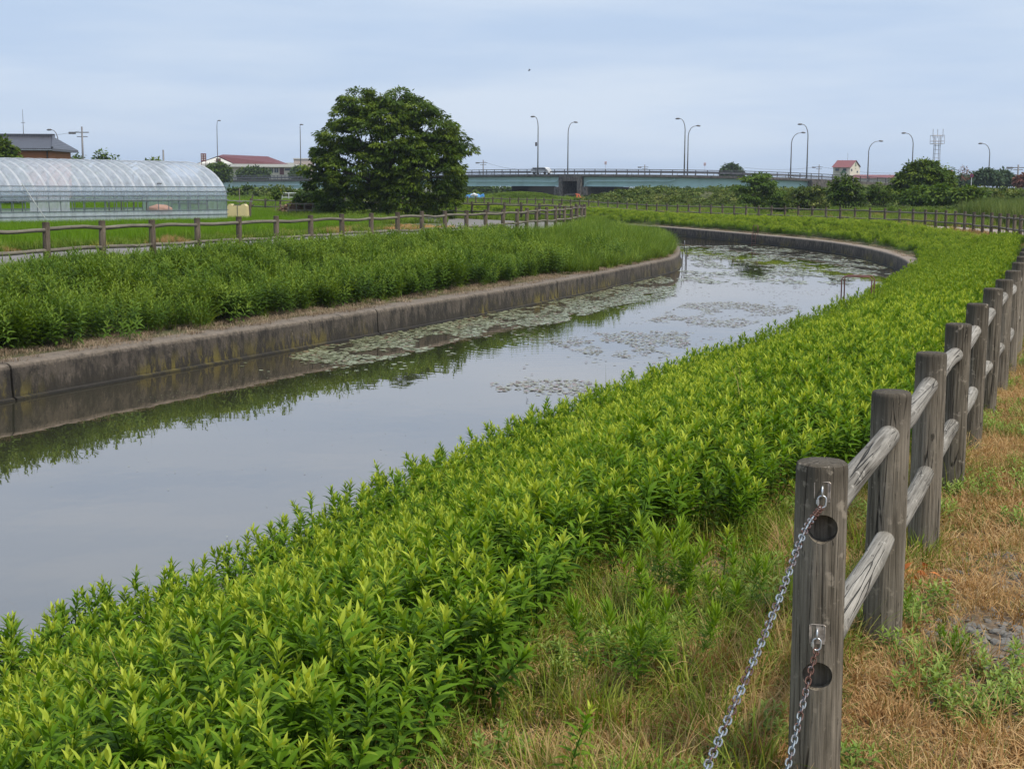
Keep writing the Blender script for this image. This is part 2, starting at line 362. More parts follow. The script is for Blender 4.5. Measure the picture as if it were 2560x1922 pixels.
def water_mat():
    m, t, b, out = mat('still_water')
    v = coords(t, 'World', (1, 1, 1))
    b.inputs['Base Color'].default_value = (.045, .045, .030, 1); b.inputs['Roughness'].default_value = .05; b.inputs['Specular IOR Level'].default_value = 0.0
    gl = t.nodes.new('ShaderNodeBsdfGlossy'); gl.inputs['Roughness'].default_value = .015; gl.inputs['Color'].default_value = (.93, .855, .80, 1)
    lw = t.nodes.new('ShaderNodeLayerWeight'); lw.inputs['Blend'].default_value = .5
    f = ramp(t, [(0.0, (.06,) * 3), (.6, (.36,) * 3), (.82, (.62,) * 3), (.95, (.84,) * 3), (1.0, (.98,) * 3)], lw.outputs['Facing'])
    n1 = noi(t, v, 1.3, 2, .5); n2 = noi(t, coords(t, 'World', (1, .55, 1)), 5, 2, .5)
    wv = t.nodes.new('ShaderNodeTexWave'); wv.wave_type = 'RINGS'; wv.rings_direction = 'SPHERICAL'; wv.inputs['Scale'].default_value = 1.1; wv.inputs['Distortion'].default_value = .6
    mp = t.nodes.new('ShaderNodeMapping'); mp.vector_type = 'POINT'; mp.inputs['Location'].default_value = (-0.6, -29.0, 1.35)
    gm = t.nodes.new('ShaderNodeNewGeometry'); t.links.new(gm.outputs['Position'], mp.inputs['Vector']); t.links.new(mp.outputs[0], wv.inputs['Vector'])
    ln = t.nodes.new('ShaderNodeVectorMath'); ln.operation = 'LENGTH'; t.links.new(mp.outputs[0], ln.inputs[0])
    msk = ramp(t, [(0, (1, 1, 1)), (1, (0, 0, 0))], mth(t, 'DIVIDE', ln.outputs['Value'], 6.5))
    h = mth(t, 'ADD', mth(t, 'MULTIPLY', n1, .35), mth(t, 'MULTIPLY', n2, .10)); h = mth(t, 'ADD', h, mth(t, 'MULTIPLY', mth(t, 'MULTIPLY', wv.outputs['Fac'], msk), .11))
    bp = t.nodes.new('ShaderNodeBump'); bp.inputs['Strength'].default_value = .5; bp.inputs['Distance'].default_value = .012
    t.links.new(h, bp.inputs['Height']); t.links.new(bp.outputs[0], gl.inputs['Normal'])
    mx = t.nodes.new('ShaderNodeMixShader'); t.links.new(f, mx.inputs[0]); t.links.new(b.outputs[0], mx.inputs[1]); t.links.new(gl.outputs[0], mx.inputs[2]); t.links.new(mx.outputs[0], out.inputs[0])
    return m
M['water'] = water_mat()
M['pad'] = leafmat('lily_pad', (.16, .18, .085), (.29, .31, .18), (.40, .41, .27), .05, .3, rough=.25, spec=.6, dry=(.24, .14, .08), dryamt=.1)  # paleness of the reflected sky put into the pad colour
M['pad_brown'] = leafmat('old_lily_pad', (.18, .165, .09), (.28, .27, .16), (.36, .36, .23), .05, .3, rough=.25, spec=.6, dry=(.24, .13, .09), dryamt=.25)
def film(name, col, alpha, streak=True):
    m, t, b, out = mat(name); v = coords(t, 'Object', (2.2, 1, 1)); f = noi(t, v, 2.5, 5, .65)
    b.inputs['Base Color'].default_value = (*col, 1); b.inputs['Roughness'].default_value = .25
    tr = t.nodes.new('ShaderNodeBsdfTransparent'); mx = t.nodes.new('ShaderNodeMixShader')
    tl = t.nodes.new('ShaderNodeBsdfTranslucent'); tl.inputs['Color'].default_value = (*col, 1)
    m0 = t.nodes.new('ShaderNodeMixShader'); m0.inputs[0].default_value = .4
    t.links.new(b.outputs[0], m0.inputs[1]); t.links.new(tl.outputs[0], m0.inputs[2])
    a = ramp(t, [(.3, (alpha - .14,) * 3), (.7, (alpha + .14,) * 3)], f)
    t.links.new(a, mx.inputs[0]); t.links.new(tr.outputs[0], mx.inputs[1]); t.links.new(m0.outputs[0], mx.inputs[2]); t.links.new(mx.outputs[0], out.inputs[0])
    return m
M['film'] = film('plastic_film', (.78, .84, .95), .48)
M['film_band'] = film('plastic_film_bright', (.88, .91, .97), .66)  # paler than the film: light on the sagging roof bands put into colour
M['film_side'] = film('rolled_film', (.46, .56, .64), .38)
M['film_skirt'] = film('skirt_film', (.66, .72, .76), .6)
M['pipe'] = plain('galvanised_pipe', (.22, .24, .26), .5, .6)
M['chain'] = None
def chain_mat():
    m, t, b, _ = mat('rusty_zinc_chain'); v = coords(t, 'Object'); f = noi(t, v, 38, 4, .6)
    at_ = t.nodes.new('ShaderNodeAttribute'); at_.attribute_name = 'age'
    k = ramp(t, [(.46, (0, 0, 0)), (.6, (1, 1, 1))], mth(t, 'ADD', mth(t, 'MULTIPLY', f, .8), mth(t, 'MULTIPLY', at_.outputs['Fac'], .35)))
    c = mixc(t, k, (.27, .31, .345), (.11, .05, .035)); t.links.new(c, b.inputs['Base Color'])
    b.inputs['Metallic'].default_value = .35; b.inputs['Roughness'].default_value = .45; return m
M['chain'] = chain_mat()
M['zinc'] = plain('bright_zinc', (.62, .64, .66), .3, .6)
M['zinc_plate'] = plain('tarnished_plate', (.42, .36, .31), .4, .3, .5, 60)
M['teal'] = plain('pale_teal_paint', (.44, .61, .59), .5, 0, .12, .4)
M['teal_light'] = plain('light_teal_pipe', (.50, .68, .68), .5, 0, .08)
M['dark_steel'] = plain('dark_rail_paint', (.06, .055, .06), .6)
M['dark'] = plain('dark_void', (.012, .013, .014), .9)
M['lamp'] = plain('lamp_pole_paint', (.16, .155, .16), .5, .2)
M['white'] = plain('white_paint', (.62, .63, .63), .5)
M['cream'] = plain('cream_wall', (.68, .62, .50), .8, 0, .06)
M['fascia'] = plain('pale_fascia', (.66, .64, .58), .7, 0, .05)
M['redroof'] = plain('maroon_metal_roof', (.13, .035, .038), .7, 0, .15, 1)
M['redroof2'] = plain('red_metal_roof', (.20, .065, .065), .6, 0, .1, 1)
M['glass'] = plain('dark_window_glass', (.05, .06, .08), .2)
M['orange_wall'] = plain('orange_render', (.46, .17, .065), .85, 0, .12, .6)
def tiles():
    m, t, b, _ = mat('dark_roof_tiles'); v = coords(t, 'Object', (1, 1, 1)); w = t.nodes.new('ShaderNodeTexWave'); w.inputs['Scale'].default_value = 1.6; w.bands_direction = 'X'
    t.links.new(v, w.inputs['Vector']); n = noi(t, v, 3, 4)
    c = ramp(t, [(.2, (.035, .037, .045)), (.8, (.10, .10, .12))], mth(t, 'ADD', mth(t, 'MULTIPLY', w.outputs['Fac'], .5), mth(t, 'MULTIPLY', n, .5)))
    t.links.new(c, b.inputs['Base Color']); b.inputs['Roughness'].default_value = .4; bump(t, b, w.outputs['Fac'], .6, .05); return m
M['tiles'] = tiles()
M['bark'] = plain('bark', (.10, .08, .06), .9, 0, .3, 6)
M['bark_pale'] = plain('pale_bark', (.24, .20, .15), .9, 0, .2, 6)
M['yellow'] = plain('yellow_plastic', (.72, .60, .30), .4, 0, .05)
M['blue_tarp'] = plain('blue_tarpaulin', (.03, .20, .50), .5, 0, .3)
M['orange'] = plain('orange_barrier', (.70, .16, .07), .5)
M['pink_block'] = plain('pink_block', (.45, .27, .22), .8)
M['signred'] = plain('signboard_maroon', (.19, .05, .05), .6)
M['signblue'] = plain('sign_blue', (.05, .07, .22), .5)
M['red'] = plain('sign_red', (.45, .06, .06), .5)
M['rust'] = plain('rust_red_pipe', (.20, .085, .07), .7)
M['stone'] = plain('grey_stone', (.17, .16, .145), .85, 0, .6, 14)
M['sack'] = plain('pink_sack', (.60, .36, .27), .8)
M['green_mark'] = plain('green_mark', (.05, .16, .08), .6)
M['stem'] = plain('plant_stem', (.09, .10, .035), .7)
M['wire'] = plain('black_wire', (.09, .09, .10), .6)
M['yellowbox'] = plain('yellow_post_box', (.75, .45, .04), .5)
M['tower'] = plain('tower_steel', (.38, .37, .40), .5, .3)

# ------------------------------------------------------------------ plan of the place
def resample(pts, step):
    p = np.array(pts, float)
    # Catmull-Rom through the points, then even steps
    q = []
    for i in range(len(p) - 1):
        a, b, c, d = p[max(i - 1, 0)], p[i], p[i + 1], p[min(i + 2, len(p) - 1)]
        for t in np.linspace(0, 1, 24, endpoint=False):
            q.append(.5 * ((2 * b) + (-a + c) * t + (2 * a - 5 * b + 4 * c - d) * t * t + (-a + 3 * b - 3 * c + d) * t ** 3))
    q.append(p[-1]); q = np.array(q); s = np.concatenate([[0], np.cumsum(np.linalg.norm(np.diff(q, axis=0), axis=1))])
    n = max(2, int(round(s[-1] / step)) + 1); t = np.arange(n) * step; t = t[t <= s[-1]]
    return np.stack([np.interp(t, s, q[:, 0]), np.interp(t, s, q[:, 1])], 1)
def normals(p):          # right-hand normal
    d = np.gradient(p, axis=0); d = unit(d); return np.stack([d[:, 1], -d[:, 0]], 1)
WR = resample([(-9.5, -7), (-6.2, -.4), (-3.15, 6.85), (-2.1, 9.1), (-.45, 13.5), (4.45, 24.9), (7.5, 32.2), (10.9, 41.2), (13.6, 49), (15.0, 55), (15.8, 62), (15.9, 69), (15.3, 75), (14.0, 81.5), (10.8, 94.7), (8.0, 102), (4, 109), (-3, 118), (-12, 128), (-25, 140), (-60, 165)], .25)
WL = resample([(-20.5, -8), (-16.2, 1.5), (-12, 10.8), (-7.5, 20.8), (-2.95, 30.6), (1.27, 40.5), (4.9, 50.5), (6.3, 55), (7.2, 61), (7.8, 67), (8.25, 73), (8.3, 78), (7.3, 83.5), (5.2, 88), (2, 93), (-3, 100), (-10, 108), (-22, 119), (-58, 146)], .25)
FR = [(-1.2, -0.9), (-.25, 1.3), (.915, 4.16), (3.26, 9.95), (6.2, 17.3), (12.6, 34.5), (16.8, 46), (18.6, 51), (20.6, 60), (21.6, 70), (21.4, 78), (19.0, 88), (16.2, 97), (12.8, 107), (7, 122), (-2, 141), (-15, 162), (-30, 180)]
FL = [(-20.4, 4.5), (-14.0, 20.7), (-10.06, 30.7), (-3.7, 46.8), (-.35, 55.6), (.75, 60), (1.75, 64), (2.65, 67.7), (3.3, 71.2), (3.75, 74.3), (3.7, 76.8), (2.9, 79), (1.2, 81.5), (-3.5, 89), (-10, 97.5), (-20, 108)]
NR = normals(WR); NL = -normals(WL)       # inland
def polydist(P, path):
    out = np.empty(len(P))
    for i in range(0, len(P), 2000):
        q = P[i:i + 2000]; out[i:i + 2000] = np.sqrt(((q[:, None, :] - path[None]) ** 2).sum(-1).min(1))
    return out
def inside(P, poly):
    x, y = P[:, 0], P[:, 1]; r = np.zeros(len(P), bool); n = len(poly)
    for i in range(n):
        x1, y1 = poly[i]; x2, y2 = poly[(i + 1) % n]
        if y1 == y2: continue
        c = ((y1 > y) != (y2 > y)) & (x < (x2 - x1) * (y - y1) / (y2 - y1) + x1); r ^= c
    return r
CR = (WR + NR * .3)[::3]; CL = (WL + NL * .3)[::3]
CANAL = np.concatenate([CR, CL[::-1]])
def hground(x, y, sR, sL):
    base = g(x, y)
    k = np.minimum(ss(.75, 3.4, sR), ss(1.1, 5.2, sL))
    return (WALLTOP - .03) * (1 - k) + base * k
WRs, WLs = WR[::2], WL[::2]
def H(P):
    P = np.asarray(P, float)
    return hground(P[:, 0], P[:, 1], polydist(P, WRs), polydist(P, WLs))

# ------------------------------------------------------------------ the ground: one sheet to the horizon
def build_ground():
    pts = []
    r = 1.6
    while r < 420:
        na = 92
        for a in np.linspace(-37, 37, na):
            pts.append((r * math.sin(R(a)) , r * math.cos(R(a)) - .5))
        r *= 1.036
    for r in (0, .8, 5, 15, 40, 120, 420, 900, 2200, 5200):
        for a in np.arange(0, 360, 12 if r > 5 else 40):
            if r < 420 and (a < 39 or a > 321): continue
            pts.append((r * math.sin(R(a)), r * math.cos(R(a)) - .5))
    pts = np.array(pts); pts = pts[~inside(pts, CANAL)]
    d = np.minimum(polydist(pts, CR), polydist(pts, CL)); pts = pts[d > .25]
    con = [Vector(p) for p in CR] + [Vector(p) for p in CL]
    for path, N in ((WR, NR), (WL, NL)):          # extra rows along both banks
        for s in (.95, 1.6, 2.4, 3.2, 4.0, 5.3):
            q = (path + N * s)[::8]; q = q[polydist(q, path[::4]) > s - .15]; pts = np.concatenate([pts, q])
    nR, nL = len(CR), len(CL)
    ed = [(i, i + 1) for i in range(nR - 1)] + [(nR + i, nR + i + 1) for i in range(nL - 1)]
    allp = con + [Vector(p) for p in pts]
    res = delaunay_2d_cdt(allp, ed, [], 0, 1e-4)
    V2 = np.array([(v.x, v.y) for v in res[0]]); F = np.array([f for f in res[2] if len(f) == 3])
    cen = V2[F].mean(1); F = F[~inside(cen, CANAL)]
    a = V2[F]; area = (a[:, 1, 0] - a[:, 0, 0]) * (a[:, 2, 1] - a[:, 0, 1]) - (a[:, 1, 1] - a[:, 0, 1]) * (a[:, 2, 0] - a[:, 0, 0])
    F[area < 0] = F[area < 0][:, ::-1]
    z = H(V2)
    me = np_mesh('ground', np.column_stack([V2, z]), F, [M['ground'], M['soil']])
    cen = V2[F].mean(1); sR = polydist(cen, WRs)
    side = np.zeros(len(F), np.int32)
    FRs = resample(FR, .5); dF = polydist(cen, FRs)
    near = (sR > 3.2) & (cen[:, 1] < 60) & (cen[:, 0] > -3 + cen[:, 1] * .3)
    side[near] = 1
    me.polygons.foreach_set('material_index', side)
    me.polygons.foreach_set('use_smooth', [True] * len(F))
    o = link('ground', me); tag(o, kind='structure')
build_ground()
# water: a sheet under both wall faces
def strip(name, A, B, zf, m, kind='structure'):
    n = min(len(A), len(B)); V = []
    for p, q in zip(A, B): V += [(p[0], p[1], zf(p)), (q[0], q[1], zf(q))]
    F = [(2 * i, 2 * i + 1, 2 * i + 3, 2 * i + 2) for i in range(n - 1)]
    me = bpy.data.meshes.new(name); me.from_pydata(V, [], F); me.materials.append(m); me.update()
    o = link(name, me); tag(o, kind=kind); return o
def cdt_sheet(name, poly, z, m):
    res = delaunay_2d_cdt([Vector(p) for p in poly], [], [list(range(len(poly)))], 1, 1e-4)
    me = bpy.data.meshes.new(name); me.from_pydata([(v.x, v.y, z) for v in res[0]], [], [tuple(f) for f in res[2]]); me.materials.append(m); me.update()
    bm = bmesh.new(); bm.from_mesh(me); bmesh.ops.recalc_face_normals(bm, faces=bm.faces)
    if bm.faces and sum(f.normal.z for f in bm.faces) < 0: bmesh.ops.reverse_faces(bm, faces=bm.faces)
    bm.to_mesh(me); bm.free()
    o = link(name, me); tag(o, kind='structure'); return o
cdt_sheet('water', np.concatenate([(WR + NR * .12)[::4], (WL + NL * .12)[::4][::-1]]), WATER, M['water'])

# paved path behind the left fence, round the promontory; gravel track behind the far fence
outer = [(-21.4, 4.9), (-14.6, 20.9), (-10.65, 30.9), (-4.3, 47.0), (-.95, 55.8), (.15, 60.2), (1.1, 64.3), (2.0, 68), (2.6, 71.5), (3.05, 74.3), (2.9, 76.5), (2.2, 78.6), (.6, 81), (-4, 88.3), (-10.4, 96.8), (-20.4, 107.3)]
inner = [(-27.2, 7.2), (-20.2, 23.2), (-16.3, 33.2), (-9.9, 49.3), (-6.9, 58.0), (-5.7, 63), (-4.6, 67.5), (-4.0, 70), (-3.6, 72), (-3.4, 73.5), (-3.4, 75), (-3.6, 76.5), (-4.5, 78), (-7.4, 83), (-13.5, 92), (-23.5, 103)]
strip('path', resample(outer, .8)[:150], resample(outer, .8)[:150], lambda p: 0, M['road']) if False else None
def loft(name, A, B, n, m, dz):
    A = np.array(A, float); B = np.array(B, float); V = []; F = []
    k = 6; rows = []
    for i in range(len(A) - 1):
        for t in np.linspace(0, 1, n, endpoint=False): rows.append((A[i] * (1 - t) + A[i + 1] * t, B[i] * (1 - t) + B[i + 1] * t))
    rows.append((A[-1], B[-1]))
    for a, b in rows:
        for j in range(k + 1):
            p = a + (b - a) * j / k; V.append((p[0], p[1], float(g(p[0], p[1])) + dz))
    for i in range(len(rows) - 1):
        for j in range(k):
            q = i * (k + 1) + j; F.append((q, q + 1, q + k + 2, q + k + 1))
    me = bpy.data.meshes.new(name); me.from_pydata(V, [], F); me.materials.append(m)
    bm = bmesh.new(); bm.from_mesh(me)
    if sum(f.calc_area() * f.normal.z for f in bm.faces) < 0: bmesh.ops.reverse_faces(bm, faces=bm.faces)
    bm.to_mesh(me); bm.free(); me.update()
    return tag(link(name, me), kind='structure')
loft('path', inner, outer, 6, M['road'], .03)
fr = resample(FR, 4); nfr = normals(fr); sel = (fr[:, 1] > 40)
loft('path', (fr + nfr * .7)[sel], (fr + nfr * 4.0)[sel], 2, M['gravel'], .03)

# ------------------------------------------------------------------ canal walls
def canal_wall(path, N, label, joint0, seg, ymin, ymax, m='concrete'):
    root = empty('canal_wall', (0, 0, 0), 0, label, 'wall')
    prof = [(-.06, -2.3), (-.06, WATER + .03), (0.0, WATER + .05), (.012, -1.1), (.02, -.88), (.035, -.835), (.07, -.808), (.12, WALLTOP), (.55, WALLTOP - .002), (.56, -2.3)]
    s = np.arange(len(path)) * .25; js = [joint0 + k * seg for k in range(-12, 30)]
    js = [j for j in js if j > -seg]
    for a, b in zip(js[:-1], js[1:]):
        idx = np.where((s >= a + .03) & (s <= b - .03))[0]
        if len(idx) < 3: continue
        tt = [max(a + .022, 0)] + [s[i] for i in idx[::2]] + [min(b - .022, s[-1])]
        cx = np.interp(tt, s, path[:, 0]); cy = np.interp(tt, s, path[:, 1]); nx = np.interp(tt, s, N[:, 0]); ny = np.interp(tt, s, N[:, 1])
        if cy.max() < ymin or cy.min() > ymax: continue
        mb = MB(); V = []
        for x, y, a_, b_ in zip(cx, cy, nx, ny):
            for o, z in prof: V.append((x + a_ * o, y + b_ * o, z))
        k = len(prof); F = []
        for i in range(len(tt) - 1):
            for j in range(k - 1): F.append((i * k + j, i * k + j + 1, (i + 1) * k + j + 1, (i + 1) * k + j))
        F.append(tuple(range(k))[::-1]); F.append(tuple((len(tt) - 1) * k + j for j in range(k)))
        mb.add(V, F); o = mb.build('wall_segment', M[m], root)
        if b < s[-1]:
            jx, jy = np.interp(b, s, path[:, 0]), np.interp(b, s, path[:, 1]); ja, jb = np.interp(b, s, N[:, 0]), np.interp(b, s, N[:, 1])
            jm = MB(); jm.box((jx + ja * .29, jy + jb * .29, -1.6), (.09, .42, 1.54), math.atan2(jb, ja) - math.pi / 2); jm.build('joint_filler', M['dark'], root)
    return root
def arc_at(path, pt):
    return np.argmin(((path - np.array(pt)) ** 2).sum(1)) * .25
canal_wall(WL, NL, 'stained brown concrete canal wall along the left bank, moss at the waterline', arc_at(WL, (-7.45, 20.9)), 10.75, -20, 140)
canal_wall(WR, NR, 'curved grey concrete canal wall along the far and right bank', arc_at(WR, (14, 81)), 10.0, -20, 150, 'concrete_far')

# ------------------------------------------------------------------ scatter of plants (uncountable cover)
def scatter(name, P, protos, label, rot=None, scl=None, idx=None, tilt=.12, cat_=None):
    P = np.asarray(P, float); n = len(P)
    me = bpy.data.meshes.new(name); me.vertices.add(n); me.vertices.foreach_set('co', P.astype(np.float32).ravel()); me.update()
    if rot is None: rot = np.column_stack([rng.normal(0, tilt, n), rng.normal(0, tilt, n), rng.uniform(0, 6.283, n)])
    if scl is None: scl = rng.uniform(.8, 1.2, n)
    if idx is None: idx = rng.integers(0, len(protos), n)
    a = me.attributes.new('rot', 'FLOAT_VECTOR', 'POINT'); a.data.foreach_set('vector', rot.astype(np.float32).ravel())
    a = me.attributes.new('scl', 'FLOAT', 'POINT'); a.data.foreach_set('value', np.asarray(scl, np.float32))
    a = me.attributes.new('idx', 'INT', 'POINT'); a.data.foreach_set('value', np.asarray(idx, np.int32))
    col = bpy.data.collections.new('plants_' + name)
    for i, pm in enumerate(protos):
        o = bpy.data.objects.new('%s_%02d' % (name, i), pm); col.objects.link(o)
    ng = bpy.data.node_groups.new('scatter_' + name, 'GeometryNodeTree')
    ng.interface.new_socket('Geometry', in_out='INPUT', socket_type='NodeSocketGeometry'); ng.interface.new_socket('Geometry', in_out='OUTPUT', socket_type='NodeSocketGeometry')
    gi = ng.nodes.new('NodeGroupInput'); go = ng.nodes.new('NodeGroupOutput'); ip = ng.nodes.new('GeometryNodeInstanceOnPoints'); ci = ng.nodes.new('GeometryNodeCollectionInfo')
    ci.inputs['Collection'].default_value = col; ci.inputs['Separate Children'].default_value = True; ci.inputs['Reset Children'].default_value = True
    def na(nm, ty):
        x = ng.nodes.new('GeometryNodeInputNamedAttribute'); x.data_type = ty; x.inputs['Name'].default_value = nm; return x.outputs['Attribute']
    e2r = ng.nodes.new('FunctionNodeEulerToRotation'); l = ng.links.new
    l(gi.outputs[0], ip.inputs['Points']); l(ci.outputs[0], ip.inputs['Instance']); ip.inputs['Pick Instance'].default_value = True
    l(na('idx', 'INT'), ip.inputs['Instance Index']); l(na('rot', 'FLOAT_VECTOR'), e2r.inputs[0]); l(e2r.outputs[0], ip.inputs['Rotation']); l(na('scl', 'FLOAT'), ip.inputs['Scale'])
    l(ip.outputs[0], go.inputs[0])
    o = link(name, me); md = o.modifiers.new('scatter', 'NODES'); md.node_group = ng
    tag(o, label, cat_ or name.replace('_', ' '), kind='stuff'); return o

def goldenrod(seed, h=.5, nl=30, L=.098, m='golden', wk=.13):
    r = np.random.default_rng(seed); n = nl; t = np.linspace(.15, 1, n) ** .62
    z = h * t; az = np.arange(n) * 2.4 + r.normal(0, .25, n)
    el = np.interp(t, [0, .5, .8, .93, 1], [-.1, .25, .65, 1.1, 1.42]) + r.normal(0, .16, n)
    Ln = L * np.interp(t, [0, .4, .8, .93, 1], [.8, 1.1, 1.15, .85, .62]) * r.uniform(.8, 1.2, n)
    D = np.column_stack([np.cos(az) * np.cos(el), np.sin(az) * np.cos(el), np.sin(el)])
    bx, by = r.normal(0, .06, 2)
    P = np.column_stack([bx * t * t, by * t * t, z]); Nn = np.column_stack([-np.cos(az) * np.sin(el), -np.sin(az) * np.sin(el), np.cos(el)])
    age = np.interp(t, [0, .5, .88, .95, 1], [.05, .28, .45, .7, 1.0]) + r.normal(0, .09, n)
    parts = [leaves(P, D, Nn, Ln, Ln * wk, age, droop=.3, fold=.35)]
    # stem
    mb = MB(); tt = np.linspace(0, 1, 5); mb.tube([(bx * a * a, by * a * a, h * a) for a in tt], [.004, .0038, .0034, .003, .002], 5, False)
    V = np.array(mb.v); F = np.array(mb.f); parts.append((V, F, np.full(len(V), -.2)))
    V, F, A = cat(parts); return np_mesh('plant', V, F, M[m], A)
def clump(seed, n_st, rad, h, m, L=.11, nl=16, wk=.11, young=1.0):
    r = np.random.default_rng(seed); parts = []
    for k in range(n_st):
        a = r.uniform(0, 6.28); q = rad * math.sqrt(r.uniform()); ox, oy = q * math.cos(a), q * math.sin(a); hh = h * r.uniform(.75, 1.1)
        t = np.linspace(.25, 1, nl) ** .8; az = np.arange(nl) * 2.4 + a; el = np.interp(t, [0, .6, .85, 1], [-.1, .3, .8, 1.25]) + r.normal(0, .15, nl)
        D = np.column_stack([np.cos(az) * np.cos(el), np.sin(az) * np.cos(el), np.sin(el)]); Nn = np.column_stack([-np.cos(az) * np.sin(el), -np.sin(az) * np.sin(el), np.cos(el)])
        Ln = L * np.interp(t, [0, .4, .85, 1], [.8, 1.15, 1, .65]) * r.uniform(.8, 1.2, nl)
        P = np.column_stack([np.full(nl, ox), np.full(nl, oy), hh * t]); parts.append(leaves(P, D, Nn, Ln, Ln * wk, np.interp(t, [0, .5, .85, 1], [0, .3, .55, young]) + r.normal(0, .06), .28, .3))
    V, F, A = cat(parts); return np_mesh('plant', V, F, M[m], A)
def tuft(seed, n, h, rad, w, m, lean=(.2, 1.1), seg=4, hv=(.5, 1.1)):
    r = np.random.default_rng(seed); a = r.uniform(0, 6.28, n); q = rad * np.sqrt(r.uniform(0, 1, n))
    P = np.column_stack([q * np.cos(a), q * np.sin(a), np.full(n, -.01)]); hh = h * r.uniform(*hv, n)
    V, F, A = blades(P, a + r.normal(0, .7, n), hh, r.uniform(*lean, n), np.full(n, w) * r.uniform(.6, 1.2, n), r.uniform(.1, .95, n), seg)
    return np_mesh('tuft', V, q2t(F), M[m], A)
def fov_ok(P, margin=1.15, zmin=1.2):
    P = np.asarray(P); return (P[:, 1] > zmin) & (np.abs(P[:, 0]) < .3606 * margin * P[:, 1] + 1.2)
def bank(path, N, s0, s1, dens, y0, y1, tmin=0, tmax=None, W=None, dz=0.0, jit=.35):
    """random points on a bank between two distances from the wall; z from the ground"""
    s = np.arange(len(path)) * .25; tmax = tmax or s[-1]
    n = int((tmax - tmin) * (s1 - s0) * dens); t = rng.uniform(tmin, tmax, n); off = rng.uniform(s0, s1, n)
    x = np.interp(t, s, path[:, 0]) + np.interp(t, s, N[:, 0]) * off; y = np.interp(t, s, path[:, 1]) + np.interp(t, s, N[:, 1]) * off
    edge = s1 - jit * (1 + np.sin(t * 1.7) * .5 + np.sin(t * .53 + 1) * .5)
    k = (y > y0) & (y < y1) & (off < edge); P = np.column_stack([x, y])[k]; P = P[fov_ok(P)]
    k = polydist(P, path[::2]) > s0 - .1; P = P[k]
    return np.column_stack([P, H(P) + dz])
sR = np.arange(len(WR)) * .25
tip = arc_at(WR, (15.9, 69))
gp = [goldenrod(i, h, nl) for i, (h, nl) in enumerate([(.55, 34), (.59, 38), (.53, 32), (.57, 36), (.54, 34), (.61, 38), (.50, 30), (.56, 34), (.52, 36), (.58, 32)])]
gp += [clump(30 + i, 2, .03, .44, 'mugwort', L=.085, nl=18, wk=.14) for i in range(2)]
FRd = resample(FR, .3)
def off_fence(P, near_, far_, y0, y1, amp=.22):
    d = polydist(P[:, :2], FRd); w = np.array([noise.noise(Vector((p[0] * .7, p[1] * .7, 9))) for p in P]); lim = near_ + (far_ - near_) * ss(y0, y1, P[:, 1]) + amp * w * 2
    return d > lim
A1 = bank(WR, NR, .32, 4.6, 150, 0, 20, jit=0); A1 = A1[off_fence(A1, 1.28, .42, 5.0, 11.5, .24)]
scatter('goldenrod_plants', A1, gp, 'bright green leafy goldenrod bed with yellow-green tips on the near bank', tilt=.2, scl=rng.uniform(.60, .84, len(A1)), cat_='plants', idx=np.where(rng.uniform(size=len(A1)) < .94, rng.integers(0, 10, len(A1)), rng.integers(10, 12, len(A1))))
A2 = bank(WR, NR, .4, 4.6, 52, 20, 54, jit=0); A2 = A2[off_fence(A2, .42, .5, 20, 40)]
gp2 = [goldenrod(20 + i, h, 24, .12, 'golden_far') for i, h in enumerate([.44, .48, .42, .5])]
gf = [clump(40 + i, 7, .22, .5, 'golden_far', L=.13, nl=18) for i in range(4)]
A3 = bank(WR, NR, .95, 6.2, 13, 50, 175, jit=0); A3[:, :2] += rng.normal(0, .3, (len(A3), 2)); A3 = A3[polydist(A3[:, :2], WRs) > .8]; A3[:, 2] = H(A3[:, :2]); A3 = A3[off_fence(A3, 1.5, 1.3, 50, 90, .3)]
d3 = polydist(A3[:, :2], FRd)
scatter('far_goldenrod', A2, gp2, 'green goldenrod bed narrowing along the right bank', tilt=.13, scl=rng.uniform(.68, .92, len(A2)), cat_='plants')
A1e = bank(WR, NR, 2.2, 4.4, 6, 0, 30, jit=0); A1e = A1e[~off_fence(A1e, 1.26, .42, 5.0, 11.5, .24) & off_fence(A1e, .45, .25, 8, 14, .2)]
scatter('goldenrod_edge', A1e, gp[:10], 'scattered young goldenrod shoots between the bed and the log fence', scl=rng.uniform(.3, .62, len(A1e)), cat_='plants')
scatter('far_goldenrod', A3, gf, 'yellow-green leafy cover on the far bank above the curved wall', scl=rng.uniform(.6, 1.05, len(A3)) * (.55 + .45 * ss(1.2, 3, d3)), cat_='plants')

k = rng.uniform(size=len(A1)) < .022
scatter('wild_grass', A1[k], [tuft(70 + i, 7, .62, .03, .0028, 'grass', (.3, 1.2)) for i in range(3)], 'thin arching grass blades growing up through the near goldenrod', scl=rng.uniform(.7, 1.1, k.sum()), cat_='grass')
k = rng.uniform(size=len(A1)) < .006
scatter('dead_stems', A1[k], [tuft(75 + i, 2, .66, .02, .002, 'straw', (.1, .7)) for i in range(3)], 'pale dead stems sticking out of the near goldenrod', scl=rng.uniform(.7, 1.05, k.sum()), cat_='stems')
